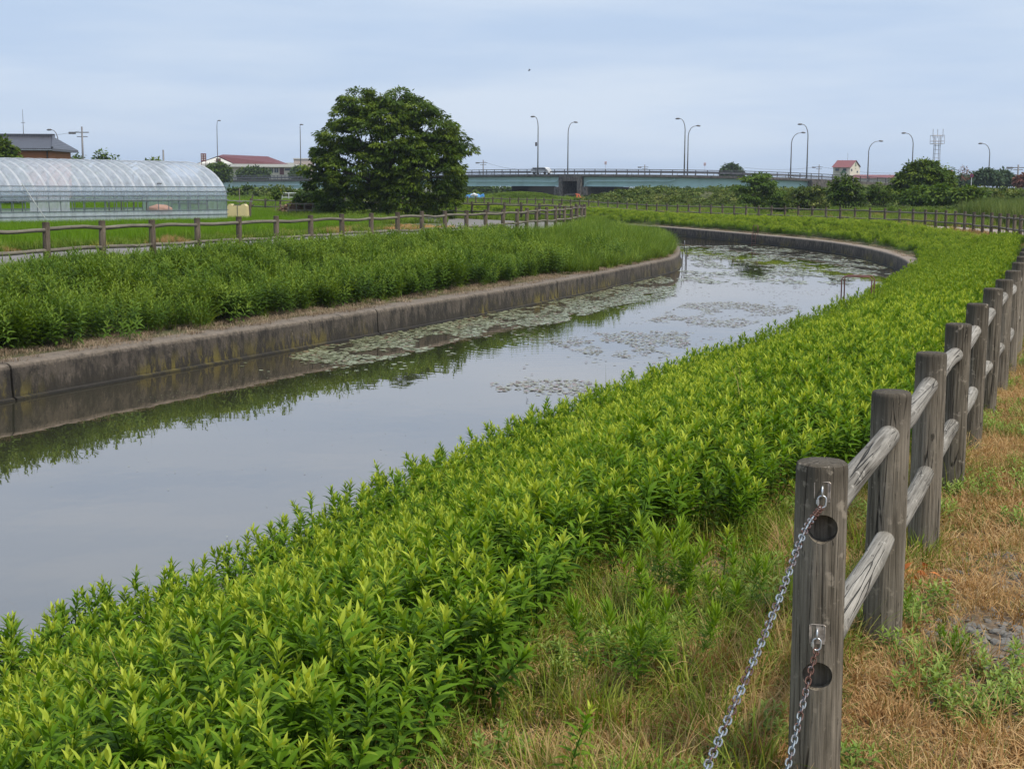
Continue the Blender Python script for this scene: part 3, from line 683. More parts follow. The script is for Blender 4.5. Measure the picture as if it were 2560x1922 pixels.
# left bank: darker mugwort, tall grass towards the promontory
mg = [clump(60 + i, 8, .3, .66, 'mugwort', L=.105, nl=20, wk=.13, young=.8) for i in range(5)]
tg = [tuft(80 + i, 46, .62, .12, .006, 'reed_green', (.3, 1.3)) for i in range(3)]
A4 = bank(WL, NL, 1.02, 6.9, 17, 5, 66, jit=.1)
FLd = resample(FL, .3); dL = polydist(A4[:, :2], FLd); A4 = A4[(dL > .25) & (inside(A4[:, :2], np.concatenate([WL[::4], resample(FL, 1)[::-1]])))]; dL = polydist(A4[:, :2], FLd)
hs = np.array([noise.noise(Vector((p[0] * .5, p[1] * .4, 4))) * .7 + .8 * noise.noise(Vector((p[0] * 1.3, p[1] * .9, 14))) for p in A4]); hs = (.34 + .74 * ss(.3, 3.6, dL)) * (1 + .35 * hs)
nz = np.array([noise.noise(Vector((p[0] * .35, p[1] * .25, 0))) for p in A4])
isg = (nz + ss(36, 62, A4[:, 1]) * .75 + rng.normal(0, .12, len(A4)) > .38)
scatter('mugwort_plants', A4[~isg], mg, 'dark green leafy weeds covering the left bank behind the wall', scl=(hs * rng.uniform(.8, 1.2, len(A4)))[~isg], tilt=.28, cat_='plants')
tipg = bank(WL, NL, .35, 4.6, 19, 44, 120, jit=0); tipg = tipg[(polydist(tipg[:, :2], FLd) > .3) & inside(tipg[:, :2], np.concatenate([WL[::4], resample(FL, 1)[::-1]]))]
A5 = np.concatenate([A4[isg], tipg]); s5 = np.concatenate([hs[isg] * 1.1, np.full(len(tipg), 1.0)])
scatter('tall_grass', A5, tg, 'long arching green grass on the tip of the left bank', scl=s5 * rng.uniform(.8, 1.25, len(A5)), cat_='grass')
A5b = bank(WL, NL, .9, 1.7, 14, 5, 90, jit=0)
k = rng.uniform(size=len(A5b)) < .25
scatter('overhanging_grass', A5b[k], tg, 'green grass hanging over the top of the left wall', scl=rng.uniform(.35, .7, k.sum()), tilt=.4, cat_='grass')
stp = [tuft(95 + i, 3, .95, .05, .004, 'reed_green', (.1, .5)) for i in range(2)]
k = rng.uniform(size=len(A4)) < .05
scatter('seeding_grass', A4[k], stp, 'single tall grass stalks rising over the left bank weeds', cat_='grass')

# straw on the wall tops
sl = [tuft(100 + i, 30, .16, .16, .0025, 'straw', (1.3, 1.75), 3) for i in range(3)]
A6 = np.concatenate([bank(WL, NL, .2, 1.45, 16, 5, 60, jit=0), bank(WR, NR, .3, 1.1, 5, 48, 110, jit=0)]); A6[:, 2] = np.maximum(A6[:, 2], WALLTOP) + .012
scatter('straw_litter', A6, sl, 'brown straw litter lying on the wall tops', tilt=.05, cat_='straw')

# strip between goldenrod and fence, and the dry verge outside the fence
gr = [tuft(110 + i, 40, h, .09, .0028, 'grass', (.2, 1.4)) for i, h in enumerate((.16, .22, .13, .28))]
gm = [tuft(120 + i, 36, h, .09, .0022, 'grass_mix') for i, h in enumerate((.16, .24, .12))]
dr = [tuft(130 + i, 64, h, .13, .0018, 'dry', (.3, 1.75)) for i, h in enumerate((.07, .10, .055, .085, .13))]
A7 = bank(WR, NR, 2.4, 4.7, 85, 0, 20, jit=0)
A7f = bank(WR, NR, 2.9, 4.6, 26, 20, 60, jit=.1)
A7 = np.concatenate([A7, A7f]); off = polydist(A7[:, :2], WRs)
pr = ss(3.2, 4.5, off + rng.normal(0, .35, len(A7))); pick = rng.uniform(size=len(A7))
# drier the nearer to the camera, greener further on
pr = pr * (.5 - .25 * ss(5, 11, A7[:, 1]))
isdry = pick < pr
scatter('green_grass', A7[~isdry], gr + gm[:1], 'green grass strip between goldenrod and log fence', cat_='grass', idx=np.where(rng.uniform(size=(~isdry).sum()) < .75, rng.integers(0, 4, (~isdry).sum()), 4))
scatter('yellowing_grass', A7[isdry], gm + dr[:1], 'yellowing thin grass beside the log fence', cat_='grass')
A8 = bank(WR, NR, 4.1, 7.6, 125, 1.5, 14, jit=0); A8b = bank(WR, NR, 4.3, 8.5, 36, 14, 62, jit=0)
A8 = np.concatenate([A8, A8b])
# thin it on the stony patch by the second post
def stony(P): return 1.15 * np.exp(-(((P[:, 0] - 1.95) / .42) ** 2 + ((P[:, 1] - 5.55) / .42) ** 2)) + .8 * np.exp(-(((P[:, 0] - 1.75) / .2) ** 2 + ((P[:, 1] - 4.9) / .22) ** 2)) + .7 * np.exp(-(((P[:, 0] - 2.6) / .4) ** 2 + ((P[:, 1] - 6.7) / .3) ** 2))
A8 = A8[rng.uniform(size=len(A8)) > stony(A8) * .93]
scatter('dry_grass', A8, dr + gm[:1], 'tan dried grass covering the verge right of the fence', cat_='grass', tilt=.35, idx=np.where(rng.uniform(size=len(A8)) < .93, rng.integers(0, 5, len(A8)), 5))
lw = [clump(140 + i, 6, .07, .11, 'grass', L=.035, nl=13, wk=.17) for i in range(4)]
A9 = np.concatenate([bank(WR, NR, 2.8, 6.0, 34, 1.5, 18, jit=0)])
nz = np.array([noise.noise(Vector((p[0] * 1.1 + 5, p[1] * 1.1, 0))) for p in A9]); A9 = A9[nz + rng.normal(0, .1, len(A9)) > .05]
scatter('low_weeds', A9, lw, 'small pale green weeds creeping at the foot of the fence', cat_='weeds')
def fleabane(seed):
    r = np.random.default_rng(seed); parts = []
    for k in range(7):
        a = r.uniform(0, 6.28); q = .085 * math.sqrt(r.uniform()); ox, oy = q * math.cos(a), q * math.sin(a); hh = .34 * r.uniform(.6, 1.1); n = 74
        t = r.uniform(.25, 1, n) ** .6; az = r.uniform(0, 6.28, n); el = np.interp(t, [0, .7, 1], [.1, .45, 1.2]) + r.normal(0, .15, n)
        D = np.column_stack([np.cos(az) * np.cos(el), np.sin(az) * np.cos(el), np.sin(el)]); Nn = np.column_stack([-np.cos(az) * np.sin(el), -np.sin(az) * np.sin(el), np.cos(el)])
        parts.append(leaves(np.column_stack([ox * (1 + t), oy * (1 + t), hh * t]), D, Nn, .062 * r.uniform(.8, 1.2, n), .0042, np.interp(t, [0, 1], [.1, .6]) + r.normal(0, .08, n), .15, .2))
    V, F, A = cat(parts); return np_mesh('weed', V, F, M['fleabane'], A)
M['fleabane'] = leafmat('feathery_weed_leaf', (.07, .15, .010), (.16, .28, .016), (.30, .40, .04), .35, .1)
M['low_weed'] = leafmat('low_weed_leaf', (.09, .16, .03), (.20, .30, .06), (.36, .44, .12), .3, .2)
for m_ in lw: m_.materials.clear(); m_.materials.append(M['low_weed'])
fl = [fleabane(150 + i) for i in range(3)]
th = [tuft(160 + i, 26, .11, .11, .0017, 'dry', (1.45, 1.8), 3) for i in range(4)]
TH = bank(WR, NR, 3.4, 7.6, 150, 1.5, 13, jit=0); TH = TH[rng.uniform(size=len(TH)) > stony(TH) * 1.0]; TH[:, 2] += .012
scatter('thatch', TH, th, 'flat matted dry grass lying on the verge', tilt=.12, cat_='thatch')
# loose stones
def stone(seed):
    r = np.random.default_rng(seed); bm = bmesh.new(); bmesh.ops.create_icosphere(bm, subdivisions=2, radius=1)
    for v in bm.verts:
        n_ = noise.noise(v.co * 1.3 + Vector((seed * 3.1, 0, 0))); v.co *= 1 + .35 * n_; v.co.z *= .6; v.co.x *= 1.25
    me = bpy.data.meshes.new('stone'); bm.to_mesh(me); bm.free(); me.materials.append(M['stone']); return me
stn = [stone(i) for i in range(5)]
n = 16000; P = np.column_stack([rng.uniform(1.0, 4.6, n), rng.uniform(3.2, 10, n)]); keep = rng.uniform(size=n) < stony(P) + .04; P = P[keep]
P = P[P[:, 0] > .915 + (P[:, 1] - 4.16) * .4 + .1]
scatter('gravel', np.column_stack([P, H(P) + .004]), stn, 'grey loose stones on bare ground by the second post', scl=np.clip(rng.lognormal(-4.3, .45, len(P)), .005, .034) , tilt=.3, cat_='gravel')

# ------------------------------------------------------------------ log fences
def post_mesh(seed, D, Hh, far=False, n=24):
    r = np.random.default_rng(seed); mb = MB(); rad = D / 2
    zs = [-.35, 0, .2 * Hh, .4 * Hh, .6 * Hh, .8 * Hh, Hh - .02, Hh - .006, Hh - .001, Hh]; rs = [1, 1, 1, .995, .99, .985, .98, .95, .86, .0]
    if far: n = 10; zs = [-.35, Hh * .5, Hh - .02, Hh, Hh]; rs = [1, .99, .98, .9, 0.0]
    V = []; wob = 1 + r.normal(0, .012, n)
    for z, q in zip(zs, rs):
        for k in range(n):
            a = 2 * math.pi * k / n; w = wob[k] * (1 + .01 * math.sin(z * 9 + k)); V.append((rad * q * w * math.cos(a), rad * q * w * math.sin(a), z + (0 if q else .002)))
    F = [(i * n + k, i * n + (k + 1) % n, (i + 1) * n + (k + 1) % n, (i + 1) * n + k) for i in range(len(zs) - 1) for k in range(n)]
    F.append(tuple(range(n))[::-1])
    mb.add(V, F); me = bpy.data.meshes.new('post'); me.from_pydata(mb.v, [], mb.f); me.materials.append(M['post_far' if far else 'post'])
    bm = bmesh.new(); bm.from_mesh(me); bmesh.ops.remove_doubles(bm, verts=bm.verts, dist=1e-5); bm.to_mesh(me); bm.free()
    me.polygons.foreach_set('use_smooth', [True] * len(me.polygons)); me.update(); return me
def rail_mesh(seed, rad, far=False, wav=.012):
    r = np.random.default_rng(seed); mb = MB(); n = 8 if far else 18; k = 7 if far else 11; pts = []; rs = []
    a1, a2 = r.uniform(0, 6.28, 2)
    for i in range(k):
        t = i / (k - 1); b_ = math.sin(math.pi * t) * wav * r.uniform(.8, 1.2); pts.append((b_ * math.cos(a1), b_ * math.sin(a1) + .3 * wav * math.sin(6.28 * t), t)); rs.append(rad * (1 + .04 * math.sin(a2 + 5 * t)) * (1 - .05 * t))
    mb.tube(pts, rs, n); me = bpy.data.meshes.new('rail'); me.from_pydata(mb.v, [], mb.f); me.materials.append(M['rail_far' if far else 'rail'])
    me.polygons.foreach_set('use_smooth', [True] * len(me.polygons)); me.update(); return me
def log_fence(P, label, D, Hh, near, skip_first=False, wav=.015, rails=(.175, .605), group=None):
    root = empty('log_fence', (P[0][0], P[0][1], 0), 0, label, 'fence'); root0 = Vector((P[0][0], P[0][1], 0)); posts = []
    pms = [post_mesh(s, D, Hh, not near) for s in range(5)]; rms = [rail_mesh(s, D * .285, not near, wav) for s in range(6)]
    nr = 0; extra = MB()
    for i, (x, y) in enumerate(P):
        z = float(H(np.array([[x, y]]))[0]) if near else float(g(x, y))
        o = link('post', pms[i % 5], root); o.location = Vector((x, y, z + random.uniform(-.012, .012))) - root0
        o.rotation_euler = (random.gauss(0, .008), random.gauss(0, .008), random.uniform(0, 6.28)); posts.append((o, Vector((x, y, z))))
    # rails: the nearest hundred as parts, the rest as one
    bays = sorted(range(len(P) - 1), key=lambda i: P[i][0] ** 2 + P[i][1] ** 2)
    rank = {b: k for k, b in enumerate(bays)}
    for i in range(len(P) - 1):
        for j, dz in enumerate(rails):
            a = posts[i][1] + Vector((0, 0, Hh - dz + random.uniform(-.012, .012))); b = posts[i + 1][1] + Vector((0, 0, Hh - dz + random.uniform(-.012, .012)))
            if not near and j == 0: a.z += random.uniform(-.012, .012)
            d = b - a; q = d.to_track_quat('Z', 'Y')
            if rank[i] < 48:
                o = link('rail', rms[(i * 2 + j) % 6], root); o.location = a - root0; o.rotation_mode = 'QUATERNION'; o.rotation_quaternion = q @ Euler((0, 0, random.uniform(0, 6.28))).to_quaternion(); o.scale = (1, 1, d.length)
            else: extra.tube([a - root0, (a + b) / 2 - root0 + Vector((0, 0, random.uniform(-.01, .01))), b - root0], D * .27, 6)
    if extra.v:
        o = extra.build('far_rails', M['rail_far'], root, True); o['kind'] = 'stuff'
    return root, posts
PN = resample([(.935, 4.16), (3.26, 9.95), (6.2, 17.3), (12.6, 34.5), (16.8, 46)], 1.56)
nearP = [tuple(p) for p in PN]; cut = [i for i, p in enumerate(nearP) if p[1] > 44][0]
nf_root, nf_posts = log_fence(nearP[:cut], 'weathered grey log fence with two rails along the right, chains on its first post', .156, 1.05, True)
FRr = resample(FR, .1); i0 = np.argmin(((FRr - np.array(nearP[cut - 1])) ** 2).sum(1))
fp = FRr[i0:][::18]; log_fence([tuple(p) for p in fp], 'long brown log fence curving along the far bank below the bridge', .15, 1.05, False, wav=.02)
fl_ = resample(FL, .1)
i0 = np.argmin(((fl_ - np.array((-10.06, 30.7))) ** 2).sum(1)); st = i0 % 19
flp = [tuple(p) for p in fl_[st::19]]
log_fence(flp, 'brown log fence on the left bank that bends back round the promontory', .16, 1.05, False, wav=.03, rails=(.16, .60))

# first post: sockets cut for rails, plates, chains
p1, p1w = nf_posts[0]
p1.rotation_euler = (0, -.010, .35)
base = p1w.copy()
camdir = (Vector((0, 0, 0)) - Vector((base.x, base.y, 0))).normalized()
fdir = (Vector((.915, 4.16, 0)) - Vector((3.26, 9.95, 0))).normalized()
hd = (camdir * .9 + fdir * .1).normalized()
# the mesh is made anew so that the sockets are really cut into it
me1 = post_mesh(11, .156, 1.05, False, 48)
Mi = (Matrix.Translation(p1.location + Vector((nearP[0][0], nearP[0][1], 0))) @ p1.rotation_euler.to_matrix().to_4x4()).inverted()
cutter = MB()
for zc in (1.05 - .195, 1.05 - .645):
    c0 = Vector((base.x, base.y, base.z + zc)) + hd * .02; c1 = c0 + hd * .2
    cutter.tube([Mi @ c0, Mi @ c1], .044, 32)
cme = bpy.data.meshes.new('cut'); cme.from_pydata(cutter.v, [], cutter.f)
oa = bpy.data.objects.new('tmp_a', me1); ob = bpy.data.objects.new('tmp_b', cme); C.objects.link(oa); C.objects.link(ob)
bmx = bmesh.new(); bmx.from_mesh(cme); bmesh.ops.recalc_face_normals(bmx, faces=bmx.faces); bmx.to_mesh(cme); bmx.free()
bmx = bmesh.new(); bmx.from_mesh(me1); bmesh.ops.recalc_face_normals(bmx, faces=bmx.faces); bmx.to_mesh(me1); bmx.free()
md = oa.modifiers.new('b', 'BOOLEAN'); md.operation = 'DIFFERENCE'; md.object = ob; md.solver = 'EXACT'
bpy.context.view_layer.update()
dg = bpy.context.evaluated_depsgraph_get(); newme = bpy.data.meshes.new_from_object(oa.evaluated_get(dg))
newme.polygons.foreach_set('use_smooth', [False] * len(newme.polygons))
newme.materials.clear(); newme.materials.append(M['post'])
bpy.data.objects.remove(oa); bpy.data.objects.remove(ob)
try:
    newme.polygons.foreach_set('use_smooth', [True] * len(newme.polygons)); newme.set_sharp_from_angle(angle=R(35))
except Exception: pass
p1.data = newme; p1['label'] = 'first post with round sockets and metal eye plates'
bx_ = Vector((0, 0, 1)).cross(hd).normalized()
hooks = []
for zc in (1.05 - .083, 1.05 - .515):
    c = Vector((base.x, base.y, base.z + zc)) + hd * .0775 - bx_ * .004
    mb = MB()
    ang = math.atan2(bx_.y, bx_.x)
    mb.box(c, (.046, .004, .058), ang)
    mb.tube([c + bx_ * x + Vector((0, 0, zz)) + hd * .002 for x, zz in ((-.022, -.02), (-.023, .027), (-.018, .030), (.018, .030), (.023, .027), (.022, -.02))], .0018, 6)
    Mw = Matrix.Translation(-Vector(p1.location) - Vector((nearP[0][0], nearP[0][1], 0)))
    pl = MB(); inv = Mi
    pl.add([inv @ Vector(v) for v in mb.v], mb.f); plo = pl.build('eye_plate', M['zinc_plate'], p1)
    mb = MB(); mb.tube([c + Vector((0, 0, .018)) + hd * .001, c + Vector((0, 0, .014)) + hd * .012, c + Vector((0, 0, 0)) + hd * .017, c + Vector((0, 0, -.012)) + hd * .012, c + Vector((0, 0, -.014)) + hd * .001], .0028, 8)
    e = MB(); e.add([inv @ Vector(v) for v in mb.v], mb.f); e.build('eye_bolt', M['zinc'], plo, True)
    hooks.append(c + hd * .013 - Vector((0, 0, .012)))
def link_ring(mb, c, d, up, Ls, Wd, r, n=16, k=6):
    """one stadium-shaped link centred at c, long axis d"""
    pts = []
    for i in range(n):
        a = 2 * math.pi * i / n; x = math.cos(a); y = math.sin(a)
        lx = (Ls / 2 - Wd / 2) * (1 if x > 0 else -1) * (1 if abs(x) > 1e-6 else 0) + x * Wd / 2
        pts.append(c + d * lx + up * (y * Wd / 2))
    mb.tube(pts, r, k, False, closed=True)
def chain(points, label, hook):
    root = empty('chain', hook, 0, label, 'chain')
    # quick link on the eye, then the links along the sag
    mb = MB(); d = Vector((-.02, 0, -1)).normalized(); up = bx_; link_ring(mb, hook - Vector((0, 0, .015)) , d, up, .036, .024, .0026, 20, 8)
    q = MB(); q.add([Vector(v) - hook for v in mb.v], mb.f); q.build('quick_link', M['zinc'], root, True)
    mb = MB(); mb.tube([hook + Vector((0, 0, -.010)) - up * .0125, hook + Vector((0, 0, -.022)) - up * .0125], .0045, 6); q = MB(); q.add([Vector(v) - hook for v in mb.v], mb.f); q.build('screw_sleeve', M['zinc'], root)
    P = [Vector(p) for p in points]; P[0] = hook - Vector((0, 0, .03))
    S = [0]; fine = []
    for i in range(len(P) - 1):
        a, b, c_, e = P[max(i - 1, 0)], P[i], P[i + 1], P[min(i + 2, len(P) - 1)]
        for t in np.linspace(0, 1, 40, endpoint=False): fine.append(.5 * ((2 * b) + (-a + c_) * t + (2 * a - 5 * b + 4 * c_ - e) * t * t + (-a + 3 * b - 3 * c_ + e) * t ** 3))
    fine.append(P[-1])
    for i in range(1, len(fine)): S.append(S[-1] + (fine[i] - fine[i - 1]).length)
    fa = np.array([tuple(f) for f in fine]); pitch_ = .0215; pos = np.arange(pitch_ * .5, S[-1], pitch_); mb = MB(); age = []
    for k, s_ in enumerate(pos):
        c = Vector([np.interp(s_, S, fa[:, j]) for j in range(3)]); c2 = Vector([np.interp(s_ + .005, S, fa[:, j]) for j in range(3)]); d = (c2 - c).normalized()
        sd = d.cross(Vector((0, 0, 1))); sd = sd.normalized() if sd.length > .05 else bx_; u2 = sd.cross(d)
        w = sd if k % 2 == 0 else u2
        w = (w * math.cos(.5) + (u2 if k % 2 == 0 else -sd) * math.sin(.5)).normalized()
        n0 = len(mb.v); link_ring(mb, c, d, w, .0285, .0165, .0024, 12, 6); age += [(.75 if k < 7 else random.uniform(0, .62))] * (len(mb.v) - n0)
    mm = MB(); mm.add([Vector(v) - hook for v in mb.v], mb.f); o = mm.build('links', M['chain'], root, True)
    a = o.data.attributes.new('age', 'FLOAT', 'POINT'); a.data.foreach_set('value', age)
    return root
def chain_pts(hook, uv):     # the sag hangs in the vertical plane of the fence line
    out = [hook]
    for (u, v) in uv:
        d = ray(u, v); O = Vector((0, 0, EYE)); nrm = Vector((fdir.y, -fdir.x, 0)); k = (hook - O).dot(nrm) / d.dot(nrm)
        out.append(O + d * k)
    return out
h0, h1 = hooks
c1 = chain_pts(h0, [(2010, 1330), (1950, 1490), (1880, 1660), (1810, 1820), (1765, 1922), (1700, 2060)])
c2 = chain_pts(h1, [(2023, 1690), (2000, 1790), (1978, 1880), (1966, 1925), (1945, 1990), (1900, 2120)])
chain(c1, 'upper rusty steel chain hanging left from the top eye of the first post', h0)
chain(c2, 'lower steel chain hanging from the lower eye of the first post', h1)

# single fleabane-like weeds one can tell apart near the fence
for k, (u, v, s_, lb) in enumerate([(1640, 1600, 1.0, 'bushy light green weed nearest the goldenrod edge'), (1712, 1575, 1.25, 'tall light green feathery weed in the grass strip, centre of its row'), (1845, 1600, .95, 'light green feathery weed closest to the hanging chain'), (1545, 1790, 1.1, 'dark green feathery weed low in front of the goldenrod'), (2212, 1610, .55, 'small leafy weed at the foot of the second post'), (2375, 1690, .45, 'small green sprig growing among the grey stones'), (1690, 1740, .9, 'low feathery green weed left of the chain near the bottom')]):
    p = onz(u, v, -.03); z = float(H(np.array([[p.x, p.y]]))[0])
    o = link('weed', fl[k % 3], None); o.location = (p.x, p.y, z); o.scale = (s_,) * 3; o.rotation_euler = (0, 0, k)
    tag(o, lb, 'weed', 'feathery weeds beside the fence')
p = onz(2290, 1475, 0); o = link('weed', np_mesh('weed', *(lambda V, F, A: (V, F, M['orange_leaf'], A))(*leaves(rng.normal(0, .05, (26, 3)) * [1.5, 1, .6] + [0, 0, .06], rng.normal(0, 1, (26, 3)) + [0, 0, .6], rng.normal(0, 1, (26, 3)), .055, .013, rng.uniform(0, 1, 26)))), None); o.location = (p.x, p.y, 0)
tag(o, 'withered orange-leaved weed behind the second post', 'weed')

# ------------------------------------------------------------------ lily pads
def pad():
    n = 11; V = [(0, 0, 0)] + [(math.cos(a) * (1 + .06 * math.sin(3 * a)), math.sin(a), .0) for a in np.linspace(.2, 6.08, n)]
    F = [(0, i, i + 1) for i in range(1, n)]
    return V, F
def pads(seed, m, n=1):
    r = np.random.default_rng(seed); V, F = pad(); V = np.array(V) + 0.0; V[:, 2] += .02 * (np.abs(V[:, 0])) * r.uniform(.0, 1)
    me = np_mesh('pad', V, np.array(F), M[m], np.full(len(V), r.uniform(.2, .9))); return me
pd = [pads(i, 'pad') for i in range(4)]; pb = [pads(9 + i, 'pad_brown') for i in range(3)]
def pads_in(poly, dens, y0=None, contrast=.06, sc=.33, thr=.0):
    k = 1.15731; W_ = np.array([tuple(onz(u * k, v * k, WATER))[:2] for u, v in poly])
    lo, hi = W_.min(0), W_.max(0); n = int((hi - lo).prod() * dens); P = rng.uniform(lo, hi, (n, 2)); P = P[inside(P, W_)]
    nz = np.array([noise.fractal(Vector((p[0] * .8, p[1] * .35, 3)), 1, 2, 4) * .7 + .45 * noise.noise(Vector((p[0] * 3.1, p[1] * 1.6, 7))) for p in P]); P = P[nz + rng.normal(0, contrast, len(P)) > thr]
    ok = inside(P, np.concatenate([(WR - NR * .12)[::4], (WL - NL * .12)[::4][::-1]])); return P[ok]
main = np.concatenate([pads_in([(600, 775), (760, 732), (900, 697), (1100, 664), (1300, 622), (1450, 592), (1460, 640), (1310, 665), (1250, 692), (1130, 708), (1010, 730), (880, 772), (760, 790)], 230, thr=-.16),
                       pads_in([(500, 790), (800, 735), (1450, 600), (1450, 640), (1150, 735), (900, 800), (600, 812)], 14, thr=.0)])
far = np.concatenate([pads_in([(1455, 532), (1650, 530), (1900, 566), (1960, 590), (1800, 606), (1500, 575)], 90, thr=.05), pads_in([(1455, 585), (1850, 585), (1840, 615), (1465, 612)], 70, thr=.06)])
mid = np.concatenate([pads_in([(1180, 738), (1350, 708), (1490, 716), (1490, 762), (1400, 778), (1250, 762)], 190, thr=-.05), pads_in([(1400, 692), (1480, 655), (1650, 648), (1740, 665), (1600, 707), (1450, 704)], 200, thr=-.1),
                      pads_in([(1050, 828), (1200, 818), (1360, 826), (1330, 866), (1220, 852), (1080, 846)], 190, thr=-.02), pads_in([(1100, 700), (1750, 640), (1500, 790), (1150, 860)], 12, thr=.12), pads_in([(1455, 540), (1900, 600), (1800, 650), (1480, 640)], 18, thr=.1)])
def pz(P, s): return np.column_stack([P, WATER + .004 + rng.uniform(0, .012, len(P))])
scatter('water_lily_pads', pz(main, 0), pd, 'pale green floating leaves crowded along the left wall', scl=rng.uniform(.022, .058, len(main)), tilt=.03, cat_='floating leaves')
scatter('water_lily_pads', pz(far, 0), pd + pb[:1], 'pale floating leaves on the far bend of the canal', scl=rng.uniform(.03, .085, len(far)), tilt=.03, cat_='floating leaves')
scatter('water_lily_pads', pz(mid, 0), pb, 'thin brownish floating leaves in mid canal', scl=rng.uniform(.015, .042, len(mid)), tilt=.03, cat_='floating leaves')
sp = np.concatenate([pads_in([(250, 870), (640, 790), (900, 790), (900, 830), (600, 860)], 40, thr=-.1), pads_in([(100, 1050), (900, 800), (1400, 790), (1150, 900), (400, 1250)], 3.5, thr=-.1)])
scatter('duckweed', pz(sp, 0), pd, 'tiny floating specks beside the left wall reflection', scl=rng.uniform(.005, .011, len(sp)), tilt=.02, cat_='duckweed')

# ------------------------------------------------------------------ rice fields and rough grass
def patch(seed, size, nt, nb, h, w, m, lean=(.05, .5), seg=3, rows=True):
    r = np.random.default_rng(seed); parts = []
    n = nt * nb
    if rows:
        k = int(math.sqrt(nt)); gx, gy = np.meshgrid((np.arange(k) + .5) / k, (np.arange(k) + .5) / k); c = np.column_stack([gx.ravel(), gy.ravel()]) * size - size / 2
    else: c = r.uniform(-size / 2, size / 2, (nt, 2))
    c = np.repeat(c, nb, 0) + r.normal(0, .025, (len(c) * nb, 2)); n = len(c)
    V, F, A = blades(np.column_stack([c, np.zeros(n)]), r.uniform(0, 6.28, n), h * r.uniform(.7, 1.1, n), r.uniform(*lean, n), np.full(n, w), r.uniform(.1, .9, n), seg)
    return np_mesh('patch', V, q2t(F), M[m], A)
ricep = [patch(200 + i, 1.0, 25, 12, .42, .006, 'rice') for i in range(4)]
def fill(poly, step, jit=0.0, rot=0.0, dz=0):
    poly = np.array(poly, float); lo, hi = poly.min(0), poly.max(0); xs, ys = np.meshgrid(np.arange(lo[0], hi[0], step), np.arange(lo[1], hi[1], step))
    P = np.column_stack([xs.ravel(), ys.ravel()]) + rng.normal(0, jit + 1e-6, (xs.size, 2)); P = P[inside(P, poly)]; P = P[fov_ok(P, 1.12)]
    return np.column_stack([P, g(P[:, 0], P[:, 1]) + dz])
gh_n, gh_f = (-14.4, 72), (-18.4, 76.5)
ax = unit(np.array([.62, .78])); px = unit(np.array([-.78, .62]))
e0 = np.array([-14.4, 72.0]); GL, GW = 19.2, 6.8
ghp = [e0 + px * -.3 + ax * .3, e0 + px * (GW + .3) + ax * .3, e0 + px * (GW + .3) - ax * (GL + .3), e0 + px * -.3 - ax * (GL + .3)]
rice1 = fill([(-28, 8), (-21.5, 23), (-17.3, 33.3), (-11.0, 49.6), (-7.9, 58.6), (-6.2, 65.5), (-8.5, 70), (-11.5, 74), (-14, 84), (-17, 100), (-21, 113), (-55, 113), (-50, 60)], .95)
rice1 = rice1[~inside(rice1[:, :2], ghp)]
rice2 = fill([(-21, 117), (-62, 117), (-80, 190), (-26, 190)], 1.15)
quart = lambda n: np.column_stack([np.zeros(n), np.zeros(n), rng.integers(0, 4, n) * math.pi / 2])
scatter('rice_plants', rice1, ricep, 'bright green rice field in front of the plastic greenhouse', rot=quart(len(rice1)), scl=np.full(len(rice1), 1.0), cat_='rice field')
scatter('rice_plants', rice2, ricep, 'second green rice field beyond the first, before the bushes', rot=quart(len(rice2)), scl=np.full(len(rice2), 1.25), cat_='rice field')
roughp = [patch(210 + i, 1.2, 30, 10, .3, .006, 'grass_mix', (.2, 1.1), rows=False) for i in range(3)]
roughg = [patch(215 + i, 1.2, 34, 10, .38, .007, 'reed_green', (.2, 1.1), rows=False) for i in range(3)]
edge = resample(inner, 1.0); ne = -normals(edge); E1 = edge + ne * .0; k = edge[:, 1] < 66
E1 = np.concatenate([edge[k] - normals(edge)[k] * .35, edge[k] - normals(edge)[k] * .9]); E1 = np.column_stack([E1, g(E1[:, 0], E1[:, 1])]); E1 = E1[fov_ok(E1, 1.1)]
E1b = resample(outer, .7); E1b = np.concatenate([E1b + rng.normal(0, .1, E1b.shape), E1b - normals(E1b) * .35]); E1b = E1b[(E1b[:, 1] < 58)]; E1b = np.column_stack([E1b, g(E1b[:, 0], E1b[:, 1])]); E1b = E1b[fov_ok(E1b, 1.1)]
scatter('verge_grass', E1b, roughg, 'low green grass along the foot of the left fence', scl=rng.uniform(.45, .8, len(E1b)), cat_='grass')
scatter('rough_grass', E1, roughp + roughg + roughg, 'yellowing rough grass between path and rice field', scl=rng.uniform(.6, 1.0, len(E1)), cat_='grass')
# dried patch on the promontory
E2 = fill([(-6.6, 61.5), (-2.6, 63.3), (-2.6, 66.5), (-5.0, 68.5), (-7, 66)], .45, .1)
scatter('rough_grass', np.column_stack([E2[:, :2], E2[:, 2] + .02]), [patch(220, .6, 20, 12, .13, .006, 'dry', (.4, 1.3), rows=False)], 'orange dried grass patch on the promontory path', cat_='grass')
# field under the tree and beyond
E3 = fill([(-8.5, 70), (-3.9, 76), (-8, 84), (-16, 95), (-24, 104), (-24, 116), (-17, 100), (-13, 82)], .9, .2)
E4 = fill([(-21, 112), (-18, 122), (-3, 124), (-12, 135), (-26, 148), (-60, 200), (60, 215), (60, 160), (20, 135), (3, 126), (8, 112), (2, 135), (-14, 158), (-24, 174)], 1.3, .3) if False else np.zeros((0, 3))
scatter('rough_grass', E3, roughg, 'green rough grass under the big tree', cat_='grass')
